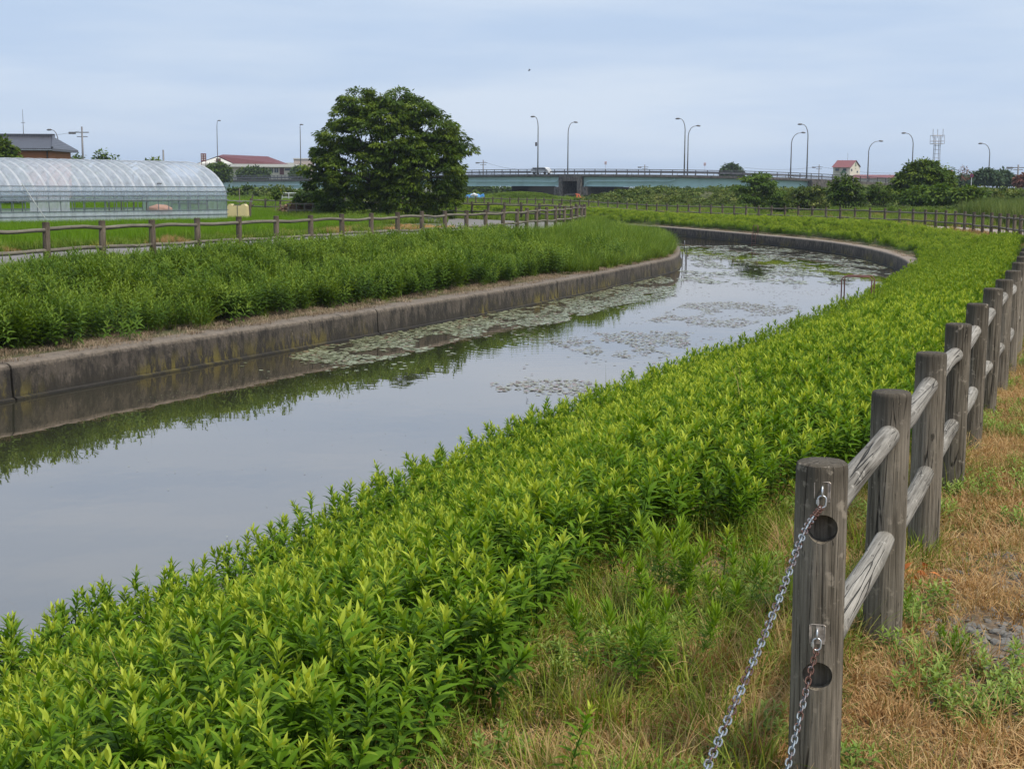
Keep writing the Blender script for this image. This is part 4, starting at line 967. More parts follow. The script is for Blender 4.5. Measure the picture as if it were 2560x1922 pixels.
# between far fence and levee
FRf = resample(FR, 1.0); nF = normals(FRf)
pts = []
for s_ in np.arange(4.4, 26, .95):
    q = FRf + nF * s_; q = q[(FRf[:, 1] > 40)]; pts.append(q + rng.normal(0, .25, q.shape))
pts = np.concatenate(pts); pts = pts[fov_ok(pts, 1.12)]; pts = np.column_stack([pts, g(pts[:, 0], pts[:, 1])])
scatter('rough_grass', pts, roughg + roughp[:1], 'green rough grass beyond the far log fence', scl=rng.uniform(.8, 1.3, len(pts)), cat_='grass')
q = np.concatenate([FRf - nF * .6, FRf + nF * .5, FRf - nF * 1.3]); q = q[(q[:, 1] > 46)] + rng.normal(0, .15, q[(q[:, 1] > 46)].shape); q = q[fov_ok(q, 1.12)]
scatter('rough_grass', np.column_stack([q, H(q)]), [patch(225 + i, .9, 26, 12, .2, .006, 'dry' if i else 'grass_mix', (.3, 1.2), rows=False) for i in range(2)], 'dry yellow grass under the far log fence', cat_='grass')
flat = fill([(-24, 116), (-60, 200), (-75, 330), (120, 330), (110, 150), (70, 120), (45, 110), (30, 120), (12, 140), (-2, 160), (-14, 176), (-26, 186), (-36, 180), (-24, 160), (-10, 138), (-4, 126), (-16, 122)], 2.2, .5)
fm = [patch(230 + i, 2.6, 60, 12, .45, .014, 'reed_green', (.2, 1.1), rows=False) for i in range(2)]
scatter('meadow_grass', flat, fm, 'green meadow reaching back to the bridge', cat_='grass')
pen = fill([(-20, 106), (-9, 95), (1, 81), (5, 80), (6, 84), (1, 91), (-5, 98), (-14, 108), (-40, 130), (-24, 112)], .9, .2)
scatter('rough_grass', np.column_stack([pen[:, :2], H(pen[:, :2])]), roughg, 'green grass on the back bank of the promontory', cat_='grass')
# reed bed at the right
reedp = [patch(240 + i, 1.4, 60, 6, 1.55, .014, 'reed', (.02, .45), rows=False) for i in range(3)]
reed = fill([(27, 78), (24.5, 62), (26, 52), (44, 80), (60, 118), (40, 118), (33, 104)], 1.2, .2)
scatter('reed_bed', reed, reedp, 'tall grey-green reeds beyond the right end of the far fence', scl=rng.uniform(.75, 1.1, len(reed)), cat_='reeds')

# ------------------------------------------------------------------ trees and bushes
def crown(seed, lobes, ncl, per, L, Wd, spray, flat=.45, inner_=.25, downward=.0, gen=diamonds):
    r = np.random.default_rng(seed); lob = np.array(lobes, float)
    w = (lob[:, 3] * lob[:, 4] * lob[:, 5]) ** (2 / 3); w /= w.sum(); li = r.choice(len(lob), ncl, p=w)
    d = unit(r.normal(size=(ncl, 3))); rad = 1 - np.abs(r.normal(0, inner_, ncl)); rad = np.clip(rad, .25, 1.06)
    c = lob[li, :3] + d * lob[li, 3:6] * rad[:, None]
    ok = c[:, 2] > 0.15; c, d = c[ok], d[ok]; ncl = len(c)
    cz = r.uniform(.6, 1.3, ncl); hue = np.clip(r.normal(.45, .28, ncl), 0, 1)
    ang = r.uniform(0, 6.28, (ncl, per)); q = np.sqrt(r.uniform(0, 1, (ncl, per))) * spray * cz[:, None]
    off = np.stack([np.cos(ang) * q, np.sin(ang) * q, r.normal(0, spray * flat * .5, (ncl, per)) - q * .25], -1)
    out = unit(d * [1, 1, .35]); P = (c[:, None, :] + off).reshape(-1, 3)
    D = unit(off + out[:, None, :] * spray * .7 + r.normal(0, spray * .3, off.shape)).reshape(-1, 3); D[:, 2] -= .25 + downward; D = unit(D)
    Nn = np.array([0, 0, 1.]) + r.normal(0, .45, (len(P), 3))
    age = np.repeat(hue, per) + r.normal(0, .12, len(P)); s = r.uniform(.7, 1.25, len(P))
    ok = P[:, 2] > .03
    return gen(P[ok], D[ok], Nn[ok], (L * s)[ok], (Wd * s)[ok], age[ok])
def tree(name, loc, lobes, ncl, per, L, Wd, spray, m, seed, label, cat_, trunk=None, group=None, barkm='bark', sc_=1.0, **kw):
    z = float(g(loc[0], loc[1])) if len(loc) == 2 else loc[2]
    root = empty(name, (loc[0], loc[1], z), 0, label, cat_, group)
    V, F, A = crown(seed, lobes, ncl, per, L, Wd, spray, **kw); link('crown' if trunk else 'foliage', np_mesh('crown', V, F, M[m], A), root)
    r = random.Random(seed); mb = MB()
    if trunk:
        th, tr = trunk; x0 = lobes[0][0] * .3
        mb.tube([(0, 0, -.3), (0, 0, .2), (x0 * .4, 0, th * .5), (x0, 0, th)], [tr * 1.4, tr, tr * .85, tr * .7], 8)
        for l in lobes:
            mb.tube([(x0, 0, th * .9), ((l[0] + x0) / 2 + r.uniform(-.1, .1), l[1] / 2, (th + l[2]) / 2 + .1), (l[0], l[1], l[2] + l[5] * .3)], [tr * .6, tr * .35, tr * .12], 6)
        mb.build('trunk', M[barkm], root, True)
    else:
        for l in lobes: mb.tube([(l[0] * .4, l[1] * .4, -.2), (l[0] * .8, l[1] * .8, l[2] * .6), (l[0], l[1], l[2] + l[5] * .4)], [.05, .035, .01], 5)
        mb.build('stems', M[barkm], root, True)
    return root
big = [(-.2, 0, 5.3, 2.4, 2.4, 1.8), (-1.6, .3, 7.0, 1.1, 1.3, .75), (-.3, 0, 7.3, .9, 1, .55), (.9, -.2, 7.1, .9, 1.2, .6), (1.8, -.2, 6.5, 1.2, 1.4, .8), (-2.3, .1, 6.0, 1.1, 1.4, .8), (2.9, .2, 5.5, 1.3, 1.6, .9), (-3.0, .1, 4.9, 1.0, 1.5, .7),
       (3.9, 0, 4.7, 1.0, 1.4, .7), (4.6, .1, 4.35, .7, .9, .4), (-3.6, 0, 3.8, .9, 1.4, .6), (-4.2, 0, 3.0, .8, 1.2, .5), (2.6, -.8, 2.9, 2.1, 2.0, 1.7), (-1.6, -.6, 3.0, 2.2, 2.0, 1.5), (-3.6, .3, 2.0, 1.2, 1.3, .9), (.8, -1.4, 3.9, 1.7, 1.5, 1.5), (1.2, -1.2, 1.5, 1.6, 1.3, 1.2),
       (3.6, .2, 2.2, 1.1, 1.2, 1.3), (-2.2, -.6, 1.1, 1.4, 1.2, 1.0), (.2, -.3, 5.9, 1.6, 1.9, .8), (3.3, -.6, .9, 1.1, 1.0, .8), (3.0, .2, 4.0, 1.5, 1.5, .9), (-.4, -.8, 1.2, 1.3, 1.0, 1.0)]
tb = at(965, 545, 86.0)
tree('broadleaf_tree', (tb.x, 86.0), big, 1150, 64, .24, .046, .38, 'tree', 3, 'big dark green spreading tree beside the path, crown down to the ground', 'tree', (2.2, .22), flat=.3, inner_=.2)
def bush_at(u0, u1, vt, vb, Y, m, seed, label, cat_='bush', name='bush', ncl=None, leaf=.18, per=44, group=None, trunk=None, depth=.8, lob=None, spray=None, barkm='bark', kz=None):
    """a rounded shrub that stands on the ground at distance Y and fills that width and height"""
    c = at((u0 + u1) / 2, vb, Y); w = (u1 - u0) / FPX * Y; top = at((u0 + u1) / 2, vt, Y).z; zb = kz if kz is not None else min(c.z, float(g(c.x, Y)) + 6); h = top - zb
    r = np.random.default_rng(seed); n = lob or max(3, int(w / max(h, .5) * 3) + 2); L_ = []
    for i in range(n):
        x = (-.5 + (i + .5) / n) * w * .8; hh = h * (1 - .5 * abs(x / w) ** 1.3 * 2 * .6) * r.uniform(.78, 1.0); rz = hh * (.5 if trunk is None else .32)
        L_.append((x, r.uniform(-.2, .2) * w * depth * .3, hh - rz, w / n * r.uniform(.85, 1.15), w / n * depth * 1.2 + .3, rz))
        if n > 2 and r.uniform() < .7: L_.append((x + r.uniform(-.2, .2) * w / n, r.uniform(-.2, .2), hh * .82 - rz * .4, w / n * .5, w / n * .5, rz * .6))
    if w < 2.2 * h: L_.append((0, 0, h * (.5 if trunk is None else .68), w * .36, w * .36, h * (.48 if trunk is None else .3)))
    ncl = ncl or int(max(70, min(1100, w * h * 13)))
    return tree(name, (c.x, Y, zb), L_, ncl, per, leaf, leaf * .3, spray or leaf * 1.8, m, seed, label, cat_, trunk, group, barkm)
G1 = 'trees and shrubs along the far side'
# round the big tree
bush_at(740, 830, 468, 520, 92, 'tree', 21, 'dark round shrub touching the left side of the big tree', group=G1, trunk=(1.0, .06))
yp = at(689, 532, 95); tree('young_tree', (yp.x, 95.0), [(0, 0, 1.55, .42, .42, .28), (-.1, 0, 1.2, .36, .36, .16)], 26, 24, .15, .045, .2, 'tree_mid', 22, 'thin young tree with small flat crown in the rice field edge', 'tree', (1.25, .03), barkm='bark_pale')
bush_at(700, 800, 505, 535, 93, 'bramble', 23, 'brown dead bramble heap beside the wooden rack', 'bramble', 'bramble', leaf=.2)
bush_at(800, 860, 475, 545, 88, 'tree_mid', 24, 'grey-green shrub at the left foot of the big tree', leaf=.2)
# levee shrubs and right background, individually
yp = at(1890, 515, 118); tree('young_tree', (yp.x, 118.0), [(-.9, 0, 2.3, .9, .9, .28), (.7, 0, 2.6, 1.1, 1.0, .3), (-.2, 0, 3.1, 1.0, .9, .25), (1.5, .1, 1.9, .8, .9, .35), (-.6, -.2, 1.6, .9, .8, .4), (1.1, -.2, 1.1, 1.0, .9, .5), (2.1, .1, 1.1, .7, .8, .6), (.3, 0, 3.35, .5, .6, .15)], 240, 30, .24, .055, .42, 'tree_light', 30, 'light green young tree with bare pale trunk on the levee', 'tree', (1.7, .06), G1, 'bark_pale', flat=.22, inner_=.2)
bush_at(1960, 2075, 455, 520, 116, 'bush', 31, 'leafy green vine-covered bushes right of the light young tree', group=G1)
bush_at(2070, 2160, 436, 514, 112, 'tree', 32, 'dark green round bush below the red-roofed house', group=G1, leaf=.24)
bush_at(2150, 2240, 455, 508, 118, 'tree_mid', 33, 'brownish green bush between the two dark ones', group=G1)
bush_at(2232, 2385, 396, 500, 120, 'tree', 34, 'tall dark bushy tree in front of the lattice tower', 'tree', 'bushy_tree', group=G1, ncl=620, leaf=.26, lob=7)
bush_at(2268, 2332, 466, 508, 110, 'tree_light', 35, 'light green broad-leaved shrub under the tall bushy tree', group=G1, leaf=.3)
bush_at(2325, 2378, 464, 508, 108, 'tree_light', 36, 'light green shrub right of its twin under the tall bushy tree', group=G1, leaf=.3)
bush_at(2385, 2455, 464, 505, 106, 'tree_mid', 37, 'dark hollow shrub behind the reeds near the round sign', group=G1, leaf=.3)
bush_at(2450, 2620, 470, 506, 108, 'bush', 38, 'tangled green shrubs behind the reeds at the right edge', group=G1)
G2 = 'distant trees on the horizon'
for k, (a, b, c_, d_, Y, m, lb) in enumerate([(2428, 2495, 424, 466, 230, 'tree_far', 'hazy round tree right of the round blue sign'), (2478, 2535, 428, 468, 240, 'tree_far', 'hazy tree left of the last utility pole'), (2546, 2590, 436, 470, 210, 'redleaf', 'reddish tree cut by the right edge of the photo'),
        (2385, 2425, 440, 468, 240, 'tree_far', 'low hazy tree behind the box sign'), (1812, 1848, 412, 440, 300, 'tree_far', 'small dark tree top behind the bridge parapet'), (174, 220, 381, 420, 190, 'tree_mid', 'flat-topped tree beneath the utility pole'), (240, 268, 378, 420, 185, 'tree_mid', 'tall left half of the pair of trees above the greenhouse'),
        (262, 310, 388, 420, 185, 'tree_light', 'low yellowish tree above the greenhouse crest'), (353, 406, 380, 420, 180, 'tree_mid', 'round dark tree left of the short pole'), (512, 572, 404, 452, 300, 'tree', 'dark clipped tree by the maroon signboard'), (598, 668, 416, 446, 390, 'tree_mid', 'dark conifers in front of the school hall windows'), (738, 760, 414, 446, 380, 'tree_mid', 'dark tree at the right end of the school hall'), (-40, 48, 332, 420, 120, 'tree_mid', 'rounded garden tree cut by the left edge')]):
    bush_at(a, b, c_, d_, Y, m, 50 + k, lb, 'tree', 'background_tree', leaf=.2 + Y / 700, group=G2, trunk=(max(1.0, 1.2), .12) if k < 4 else None, ncl=140 if k != 12 else 420, kz=0 if k in (5, 6, 7, 8, 12) else None)
bush_at(2396, 2424, 410, 466, 200, 'redleaf', 70, 'thin sapling with reddish tufts before the small pole', 'tree', 'sapling', trunk=(2.8, .05), ncl=9, per=16, leaf=.26)
G3 = 'bushes below the left part of the bridge'
for k, (a, b, c_, d_, Y, m, lb) in enumerate([(560, 655, 468, 497, 215, 'tree_mid', 'bushes at the right of the yellow tank'), (640, 745, 465, 497, 205, 'bush', 'pale green thicket below the bridge'), (730, 800, 472, 497, 210, 'tree_light', 'yellowish bushes left of the big tree'), (1130, 1250, 462, 492, 330, 'tree_mid', 'dark bushes seen under the left span'), (1240, 1330, 466, 490, 330, 'tree', 'black-green bushes in the shade of the span')]):
    bush_at(a, b, c_, d_, Y, m, 80 + k, lb, group=G3, leaf=.3 + Y / 900, kz=-.5)
# levee: an earth bank with one mass of knotweed and grass
lev = resample([(8.6, 160), (13, 157), (20, 153), (35, 147), (50, 142), (70, 137), (100, 130), (150, 122)], 2.0); nl_ = normals(lev)
prof = [(-9, -.8), (-6, 0.0), (-3, 1.1), (-.5, 1.5), (2.5, 1.5), (7, -.8)]
V = []; F = []
for i, (p, n_) in enumerate(zip(lev, nl_)):
    e = min(1, .3 + i * .22)
    for o, z in prof: V.append((p[0] + n_[0] * -o * 1.0 * (1), p[1] + n_[1] * -o * 1.0, -.4 + (z + .4) * e if z > -.4 else z))
for i in range(len(lev) - 1):
    for j in range(5): F.append((i * 6 + j, i * 6 + j + 1, (i + 1) * 6 + j + 1, (i + 1) * 6 + j))
me = bpy.data.meshes.new('levee'); me.from_pydata(V, [], F); me.materials.append(M['ground']); me.update(); tag(link('levee', me), kind='structure')
def shrubpatch(seed, m, rad=1.6, h=1.1, n=420, L=.3):
    r = np.random.default_rng(seed); lob = [(r.uniform(-1, 1) * rad * .5, r.uniform(-1, 1) * rad * .5, h * .4, rad * .6, rad * .6, h * r.uniform(.4, .6)) for _ in range(4)]
    V, F, A = crown(seed, lob, n // 14, 16, L, L * .32, L * 1.5); return np_mesh('shrub', V, F, M[m], A)
shp = [shrubpatch(300 + i, 'bush') for i in range(4)]
P = []; 
for j, (o, z) in enumerate([(-8.5, -.5), (-7.3, -.2), (-6.2, .15), (-5, .5), (-3.8, .85), (-2.4, 1.2), (-1, 1.4), (.5, 1.5), (2, 1.5)]):
    for i, (p, n_) in enumerate(zip(lev, nl_)):
        e = min(1, .3 + i * .22)
        for k in range(3): P.append((p[0] - n_[0] * o + random.uniform(-1, 1), p[1] - n_[1] * o + random.uniform(-.5, .5), (-.4 + (z + .4) * e) * random.uniform(.9, 1.0) - .25))
P = np.array(P); P = P[fov_ok(P[:, :2], 1.15)]
scatter('levee_thicket', P, shp, 'dense brownish green thicket covering the levee below the bridge', scl=rng.uniform(.42, .78, len(P)), cat_='thicket')
# grass mound under the left span
bm = bmesh.new(); bmesh.ops.create_icosphere(bm, subdivisions=4, radius=1)
for v in bm.verts: v.co = Vector((v.co.x * 5.2, v.co.y * 4, max(v.co.z, -.2) * 1.25 * (1 + .12 * noise.noise(v.co * 2))))
me = bpy.data.meshes.new('mound'); bm.to_mesh(me); bm.free(); me.materials.append(M['ground']); mp_ = at(1305, 490, 205); mo = link('grass_mound', me); mo.location = (mp_.x, 205, -.4); tag(mo, kind='structure')
P = []
for _ in range(900):
    a, b_ = random.uniform(-1, 1), random.uniform(-1, 1)
    if a * a + b_ * b_ < 1: P.append((mp_.x + a * 5.1, 205 + b_ * 3.9, -.4 + 1.2 * math.sqrt(1 - a * a - b_ * b_)))
scatter('mound_grass', np.array(P), [patch(250, .8, 30, 10, .3, .012, 'reed_green', (.2, 1.1), rows=False)], 'smooth dark green grass on the mound under the bridge', cat_='grass')

# ------------------------------------------------------------------ bridge
BR = [(300, 446, 420), (561, 441, 360), (766, 438, 320), (1180, 425, 275), (1480, 423, 258), (1840, 426.6, 250), (1955, 430.4, 250), (2090, 436.8, 252), (2227, 447, 258), (2400, 456, 268), (2700, 462, 290)]
bp = [at(*b) for b in BR]
bxy = np.array([(p.x, p.y) for p in bp]); bz = np.array([p.z for p in bp])
BP = resample(bxy, .5); bs = np.arange(len(BP)) * .5
ks = np.array([np.argmin(((BP - q) ** 2).sum(1)) * .5 for q in bxy]); BZ = np.interp(bs, ks, bz)
BZ = np.convolve(np.pad(BZ, 30, mode='edge'), np.ones(61) / 61, 'valid'); BN = -normals(BP)     # away from the camera
def bpt(s, off=0, dz=0):
    return Vector((np.interp(s, bs, BP[:, 0]) + np.interp(s, bs, BN[:, 0]) * off, np.interp(s, bs, BP[:, 1]) + np.interp(s, bs, BN[:, 1]) * off, np.interp(s, bs, BZ) + dz))
def s_of_u(u):
    best = min(range(0, len(BP), 1), key=lambda i: abs((BP[i, 0] / BP[i, 1]) * FPX / (math.cos(PITCH)) ** 0 + 1280 - u)); return best * .5
bridge = empty('road_bridge', (0, 0, 0), 0, 'long road bridge with pale teal girders, concrete deck edge and dark railing', 'bridge')
def sweep(name, s0, s1, prof, m, step=3.0, parent=None):
    S_ = np.append(np.arange(s0, s1, step), s1); V = []; k = len(prof)
    for s in S_:
        for o, z in prof: V.append(bpt(s, o, z))
    F = [(i * k + j, (i + 1) * k + j, (i + 1) * k + (j + 1) % k, i * k + (j + 1) % k) for i in range(len(S_) - 1) for j in range(k)]
    F += [tuple(range(k)), tuple((len(S_) - 1) * k + j for j in range(k))[::-1]]
    mb = MB(); mb.add(V, F); return mb.build(name, m, parent or bridge)
SA, SB = s_of_u(100), s_of_u(2040)
SEND = bs[-1]
RT = -.88
sweep('deck', 0, SEND, [(0, RT), (0, RT - .42), (.5, RT - .45), (18, RT - .45), (18.5, RT)], M['concrete_dry'])
s_l, s_r = s_of_u(1397), s_of_u(1450)
for a, b in ((0, s_l - .1), (s_r + .1, s_of_u(2018))):
    sweep('girder', a, b, [(.75, RT - .47), (.75, RT - 2.1), (.55, RT - 2.12), (.55, RT - 2.17), (1.1, RT - 2.17), (1.1, RT - .47)], M['teal'])
    sweep('girder', a, b, [(9, RT - .47), (9, RT - 2.05), (9.4, RT - 2.05), (9.4, RT - .47)], M['teal'])
mb = MB()
for s in np.arange(0, SEND, 2.05): mb.tube([bpt(s, .15, RT - .03), bpt(s, .15, 0)], .075, 5)
for dz, r_ in ((0, .06), (-.3, .035), (-.55, .035)): mb.tube([bpt(s, .15, dz) for s in np.arange(0, SEND, 4)], r_, 5)
mb.build('railing', M['dark_steel'], bridge)
sweep('guardrail', 0, SEND, [(2.6, -.30), (2.6, -.52), (2.68, -.52), (2.68, -.30)], M['lamp'])
mb = MB()
for s in np.arange(1, SEND, 3.8): mb.tube([bpt(s, 16, RT), bpt(s, 16, -.1)], .05, 5)
for dz in (-.1, -.35): mb.tube([bpt(s, 16, dz) for s in np.arange(0, SEND, 5)], .05, 5)
mb.build('back_railing', M['dark_steel'], bridge)
# drain pipes along the girders
def pipe_on(uL, uR, z0, z1, down=None, right=False):
    sA, sB = s_of_u(uL), s_of_u(uR); S_ = np.linspace(sA, sB, 14); pts = [bpt(s, .35, RT - .5 - .75 - .12 * (i / 13) * (1 if not right else -1)) for i, s in enumerate(S_)]
    if not right: pts = pts + [bpt(sB + .5, .35, RT - 1.0), bpt(sB + .55, .35, RT - .5)]
    else: pts = [bpt(sA - 1.2, .35, RT - 3.6), bpt(sA - 1.0, .35, RT - 1.9), bpt(sA - .6, .35, RT - 1.4)] + pts + [bpt(sB + 1.2, .35, RT - .9), bpt(sB + 1.3, .35, RT - .5)]
    mb = MB(); mb.tube(pts, .09, 6); mb.build('drain_pipe', M['teal_light'], bridge, True)
pipe_on(1160, 1380, 0, 0); pipe_on(1470, 1662, 0, 0, right=True); pipe_on(600, 760, 0, 0)
mb = MB(); mb.tube([bpt(s_of_u(1382), .35, RT - 2.0), bpt(s_of_u(1388), .35, RT - 2.9)], .12, 6); mb.build('drain_pipe', M['teal_light'], bridge)
# pier: two legs, a cross beam, dark passage
def pier():
    a = bpt(s_l, 0, 0); b = bpt(s_r, 0, 0); zt = (a.z + b.z) / 2 + RT - .05; d = (b - a); d.z = 0; ln = d.length; ang = math.atan2(d.y, d.x); c = (a + b) / 2
    n_ = Vector((-d.y, d.x, 0)).normalized()
    root = link('pier', bpy.data.meshes.new('pier'), bridge)
    def part(mb, nm, m): return mb.build(nm, m, root)
    mb = MB(); hz = zt + .7; ux = d.normalized()
    lw_, dep = .75, 18
    for sgn in (-1, 1):
        cc = c + ux * sgn * (ln / 2 - lw_ / 2) + n_ * (dep / 2 - .3); mb.box((cc.x, cc.y, (zt - .7) / 2), (lw_, dep, zt + .7), ang)
        cc = c + ux * sgn * (ln / 2 + .55) + n_ * (dep / 2); mb.box((cc.x, cc.y, zt - 2.2 - .75), (1.15, dep, 1.5), ang)
        cc = c + ux * sgn * (ln / 2 + .2) + n_ * (dep / 2); mb.box((cc.x, cc.y, zt - 4.0), (.5, dep, 2.0), ang)
    cc = c + n_ * (dep / 2 - .35); mb.box((cc.x, cc.y, zt - .6), (ln - 2 * lw_ - .01, dep, 1.2), ang)
    me = bpy.data.meshes.new('pier'); me.from_pydata(mb.v, [], mb.f); me.materials.append(M['concrete_dry']); root.data = me
    mb = MB(); cc = c + n_ * (dep - .5); mb.box((cc.x, cc.y, (zt - 1.2) / 2 - .2), (ln - 2 * lw_ - .02, .3, zt - 1.2 + .4), ang); part(mb, 'passage_shade', M['dark'])  # near-black panel paints the shade deep inside the passage
pier()
# abutment at right, wall below the road beyond it
ab = bpt(s_of_u(2042), 0, 0); ab2 = bpt(s_of_u(2022), 0, 0)
dd = (ab - ab2); ang = math.atan2(dd.y, dd.x)
mb = MB(); cc = (ab + ab2) / 2 + Vector((-math.sin(ang), math.cos(ang), 0)) * 8; mb.box((cc.x, cc.y, ab.z + RT - 1.6), (3.0, 18, 2.9), ang); mb.build('abutment', M['concrete_dry'], bridge)
mbe = MB()
sweep('side_slope', s_of_u(2042), SEND, [(-3.5, -5), (.02, RT - .43), (18, RT - .46), (22, -5)], M['ground'])
# far wing wall under the left span, its shade painted as near-black
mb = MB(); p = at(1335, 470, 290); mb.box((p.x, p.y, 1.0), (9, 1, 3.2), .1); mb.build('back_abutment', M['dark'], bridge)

def lamp(u_base, v_head, side, group, label, arm=24, off=.6, Y=None, extra=None):
    s = s_of_u(u_base); 
    if Y is None:
        b = bpt(s, off, RT); 
        # keep the pole on the sight line of its foot
        k = (u_base - 1280) / FPX; b.x = k * b.y
    else: b = Vector(((u_base - 1280) / FPX * Y, Y, 0))
    top = at(u_base + arm * side, v_head, b.y).z; root = empty('street_lamp', b, 0, label, 'street lamp', group); Hh = top - b.z; A_ = arm / FPX * b.y * side
    mb = MB(); pts = [(0, 0, 0), (0, 0, Hh * .45), (0, 0, Hh - 1.9), (A_ * .08, 0, Hh - 1.15), (A_ * .3, 0, Hh - .5), (A_ * .6, 0, Hh - .12), (A_, 0, Hh)]
    mb.tube(pts, [.13, .11, .085, .075, .065, .06, .05], 7); mb.build('pole', M['lamp'], root, True)
    mb = MB(); x0 = A_; sg = side if side else 1
    mb.tube([(x0 - .1 * sg, 0, Hh), (x0 + .1 * sg, 0, Hh + .02), (x0 + .5 * sg, 0, Hh), (x0 + .75 * sg, 0, Hh - .03)], [.06, .15, .16, .05], 7); mb.build('lamp_head', M['lamp'], root, True)
    return root, Hh
GL_ = 'street lamps along the bridge'
r1, h_ = lamp(1341, 292, -1, GL_, 'street lamp with a small box on its pole, left of the pier', 9)
p = at(1339, 361, r1.location.y); mb = MB(); mb.box((-.35, -.1, p.z - r1.location.z), (.35, .3, .7)); mb.tube([(0, 0, p.z - r1.location.z), (-.3, 0, p.z - r1.location.z)], .04, 5); mb.build('control_box', M['dark_steel'], r1)
lamp(1415, 306, 1, GL_, 'lower street lamp with head to the right, above the pier', 14, 17)
lamp(1703, 297, -1, GL_, 'taller lamp of the close pair in mid span, head to the left', 14)
lamp(1711, 315, 1, GL_, 'shorter lamp of the close pair in mid span, head to the right', 20, 17)
lamp(1966, 332, 1, GL_, 'shorter lamp of the pair left of the red-roofed house, head right', 24, 17)
lamp(2006, 311, -1, GL_, 'taller lamp of the pair left of the red-roofed house, head left', 16)
lamp(2157, 353, 1, GL_, 'lamp just in front of the red-roofed house', 25, 17)
lamp(2266, 333, -1, GL_, 'lamp rising behind the tall bushy tree', 20)
lamp(2456, 359, -1, GL_, 'last lamp at the right, over the hazy trees', 20)
lamp(550, 302, 1, GL_, 'lamp in front of the school hall gable', 3)
lamp(755, 312, 0, GL_, 'lamp seen end-on just left of the big tree', 0)
lamp(158, 325, -1, GL_, 'curved lamp left of the utility pole above the greenhouse', 16, Y=230)

def utility_pole(u, vt, Y, label, arms=True, zb=0):
    p = at(u, vt, Y); root = empty('utility_pole', (p.x, Y, zb), 0, label, 'utility pole', 'utility poles'); h = p.z - zb
    mb = MB(); mb.tube([(0, 0, 0), (0, 0, h)], [.17, .11], 7); mb.build('pole', M['lamp'], root, True)
    if arms:
        mb = MB(); mb.box((-.3, 0, h * .92), (2.4, .12, .12)); mb.box((0, 0, h * .86), (1.4, .1, .1)); mb.box((-1.3, 0, h * .91), (.9, .2, .3)); mb.build('crossarm', M['lamp'], root)
    return p
ups = [utility_pole(204.5, 317, 190, 'utility pole with crossarm above the greenhouse'), utility_pole(408, 375, 195, 'short pole end right of the round dark tree', False), utility_pole(1208, 400, 330, 'utility pole right of the big tree beyond the bridge'), utility_pole(1612, 412, 360, 'small pole top in mid bridge', True),
       utility_pole(2048, 412, 350, 'thin pole left of the red-roofed house'), utility_pole(2418, 424, 240, 'thin pole behind the reddish sapling', False), utility_pole(2546, 412, 215, 'utility pole at the right edge with crossarm')]
def wire(a, b, sag, label, r=.02):
    pts = [Vector(a).lerp(Vector(b), t) - Vector((0, 0, sag * 4 * t * (1 - t))) for t in np.linspace(0, 1, 12)]
    mb = MB(); mb.tube(pts, r, 4, False); o = mb.build('power_line', M['wire'], None, True); tag(o, label, 'cable', 'power lines')
wire(at(100, 341, 163), at(198, 328, 190), .1, 'cable from the tiled house to the utility pole')
wire(at(2048, 417, 350), at(1860, 419, 345), .6, 'cable left of the thin pole', .03)
wire(at(2048, 417, 350), at(2395, 424, 320), 1.2, 'cable passing in front of the red-roofed house', .03)
wire(at(2543, 419, 215), at(2380, 425, 235), .3, 'cable running left from the last utility pole', .02)
wire(at(1208, 404, 330), at(1330, 424, 320), .6, 'cable falling right from the pole beyond the bridge', .03)

# vehicles on the bridge
def van():
    s = s_of_u(1352); a = bpt(s, 4.2, RT); b = bpt(s + 2, 4.2, RT); ang = math.atan2(b.y - a.y, b.x - a.x); k = (1350 - 1280) / FPX
    root = empty('van', (k * a.y, a.y, a.z), ang, 'white van driving over the bridge behind the railing', 'van'); root.scale = (.85, .85, .68)
    prof = [(-2.2, .35), (-2.2, 1.0), (-1.9, 1.75), (-1.6, 1.88), (1.1, 1.9), (1.55, 1.75), (2.0, 1.1), (2.3, .95), (2.35, .35)]
    mb = MB(); V = [(x, y, z) for y in (-.85, .85) for x, z in prof]; n = len(prof); F = [tuple(range(n)), tuple(range(n, 2 * n))[::-1]] + [(i, i + n, (i + 1) % n + n, (i + 1) % n) for i in range(n)]
    mb.add(V, F); mb.build('body', M['white'], root)
    for x0, x1 in ((-1.7, -.7), (-.6, .35), (.45, 1.5)):
        mb = MB(); mb.box(((x0 + x1) / 2, -.855, 1.48), (x1 - x0, .02, .42)); mb.build('window', M['glass'], root)
    for x in (-1.4, 1.4):
        for y in (-.8, .8):
            mb = MB(); mb.tube([(x, y - .1, .34), (x, y + .1, .34)], .34, 12); mb.build('wheel', M['dark'], root)
van()
# blue tarp, pink blocks, orange barrier
p = at(1185, 493, 215); t0 = MB()
V = []; nx, ny = 12, 5
for i in range(nx + 1):
    for j in range(ny + 1): V.append((p.x - 1.5 + 3.2 * i / nx, 215 + j * .5, -.4 + (.95 + .12 * math.sin(i * 1.9) + .1 * math.sin(j * 2 + i)) * (1 if 0 < i < nx and j > 0 else 0)))
F = [(i * (ny + 1) + j, (i + 1) * (ny + 1) + j, (i + 1) * (ny + 1) + j + 1, i * (ny + 1) + j + 1) for i in range(nx) for j in range(ny)]
t0.add(V, F); tag(t0.build('tarpaulin', M['blue_tarp']), 'blue tarpaulin over a heap beyond the log fence', 'tarpaulin')
bmb = MB()
for i in range(5): bmb.box((p.x - 1.6 + i * .62, 212, -.25 + .0), (.55, .5, .32), .05 * i)
tag(bmb.build('block_stack', M['pink_block']), 'row of pinkish blocks in front of the blue tarpaulin', 'blocks')
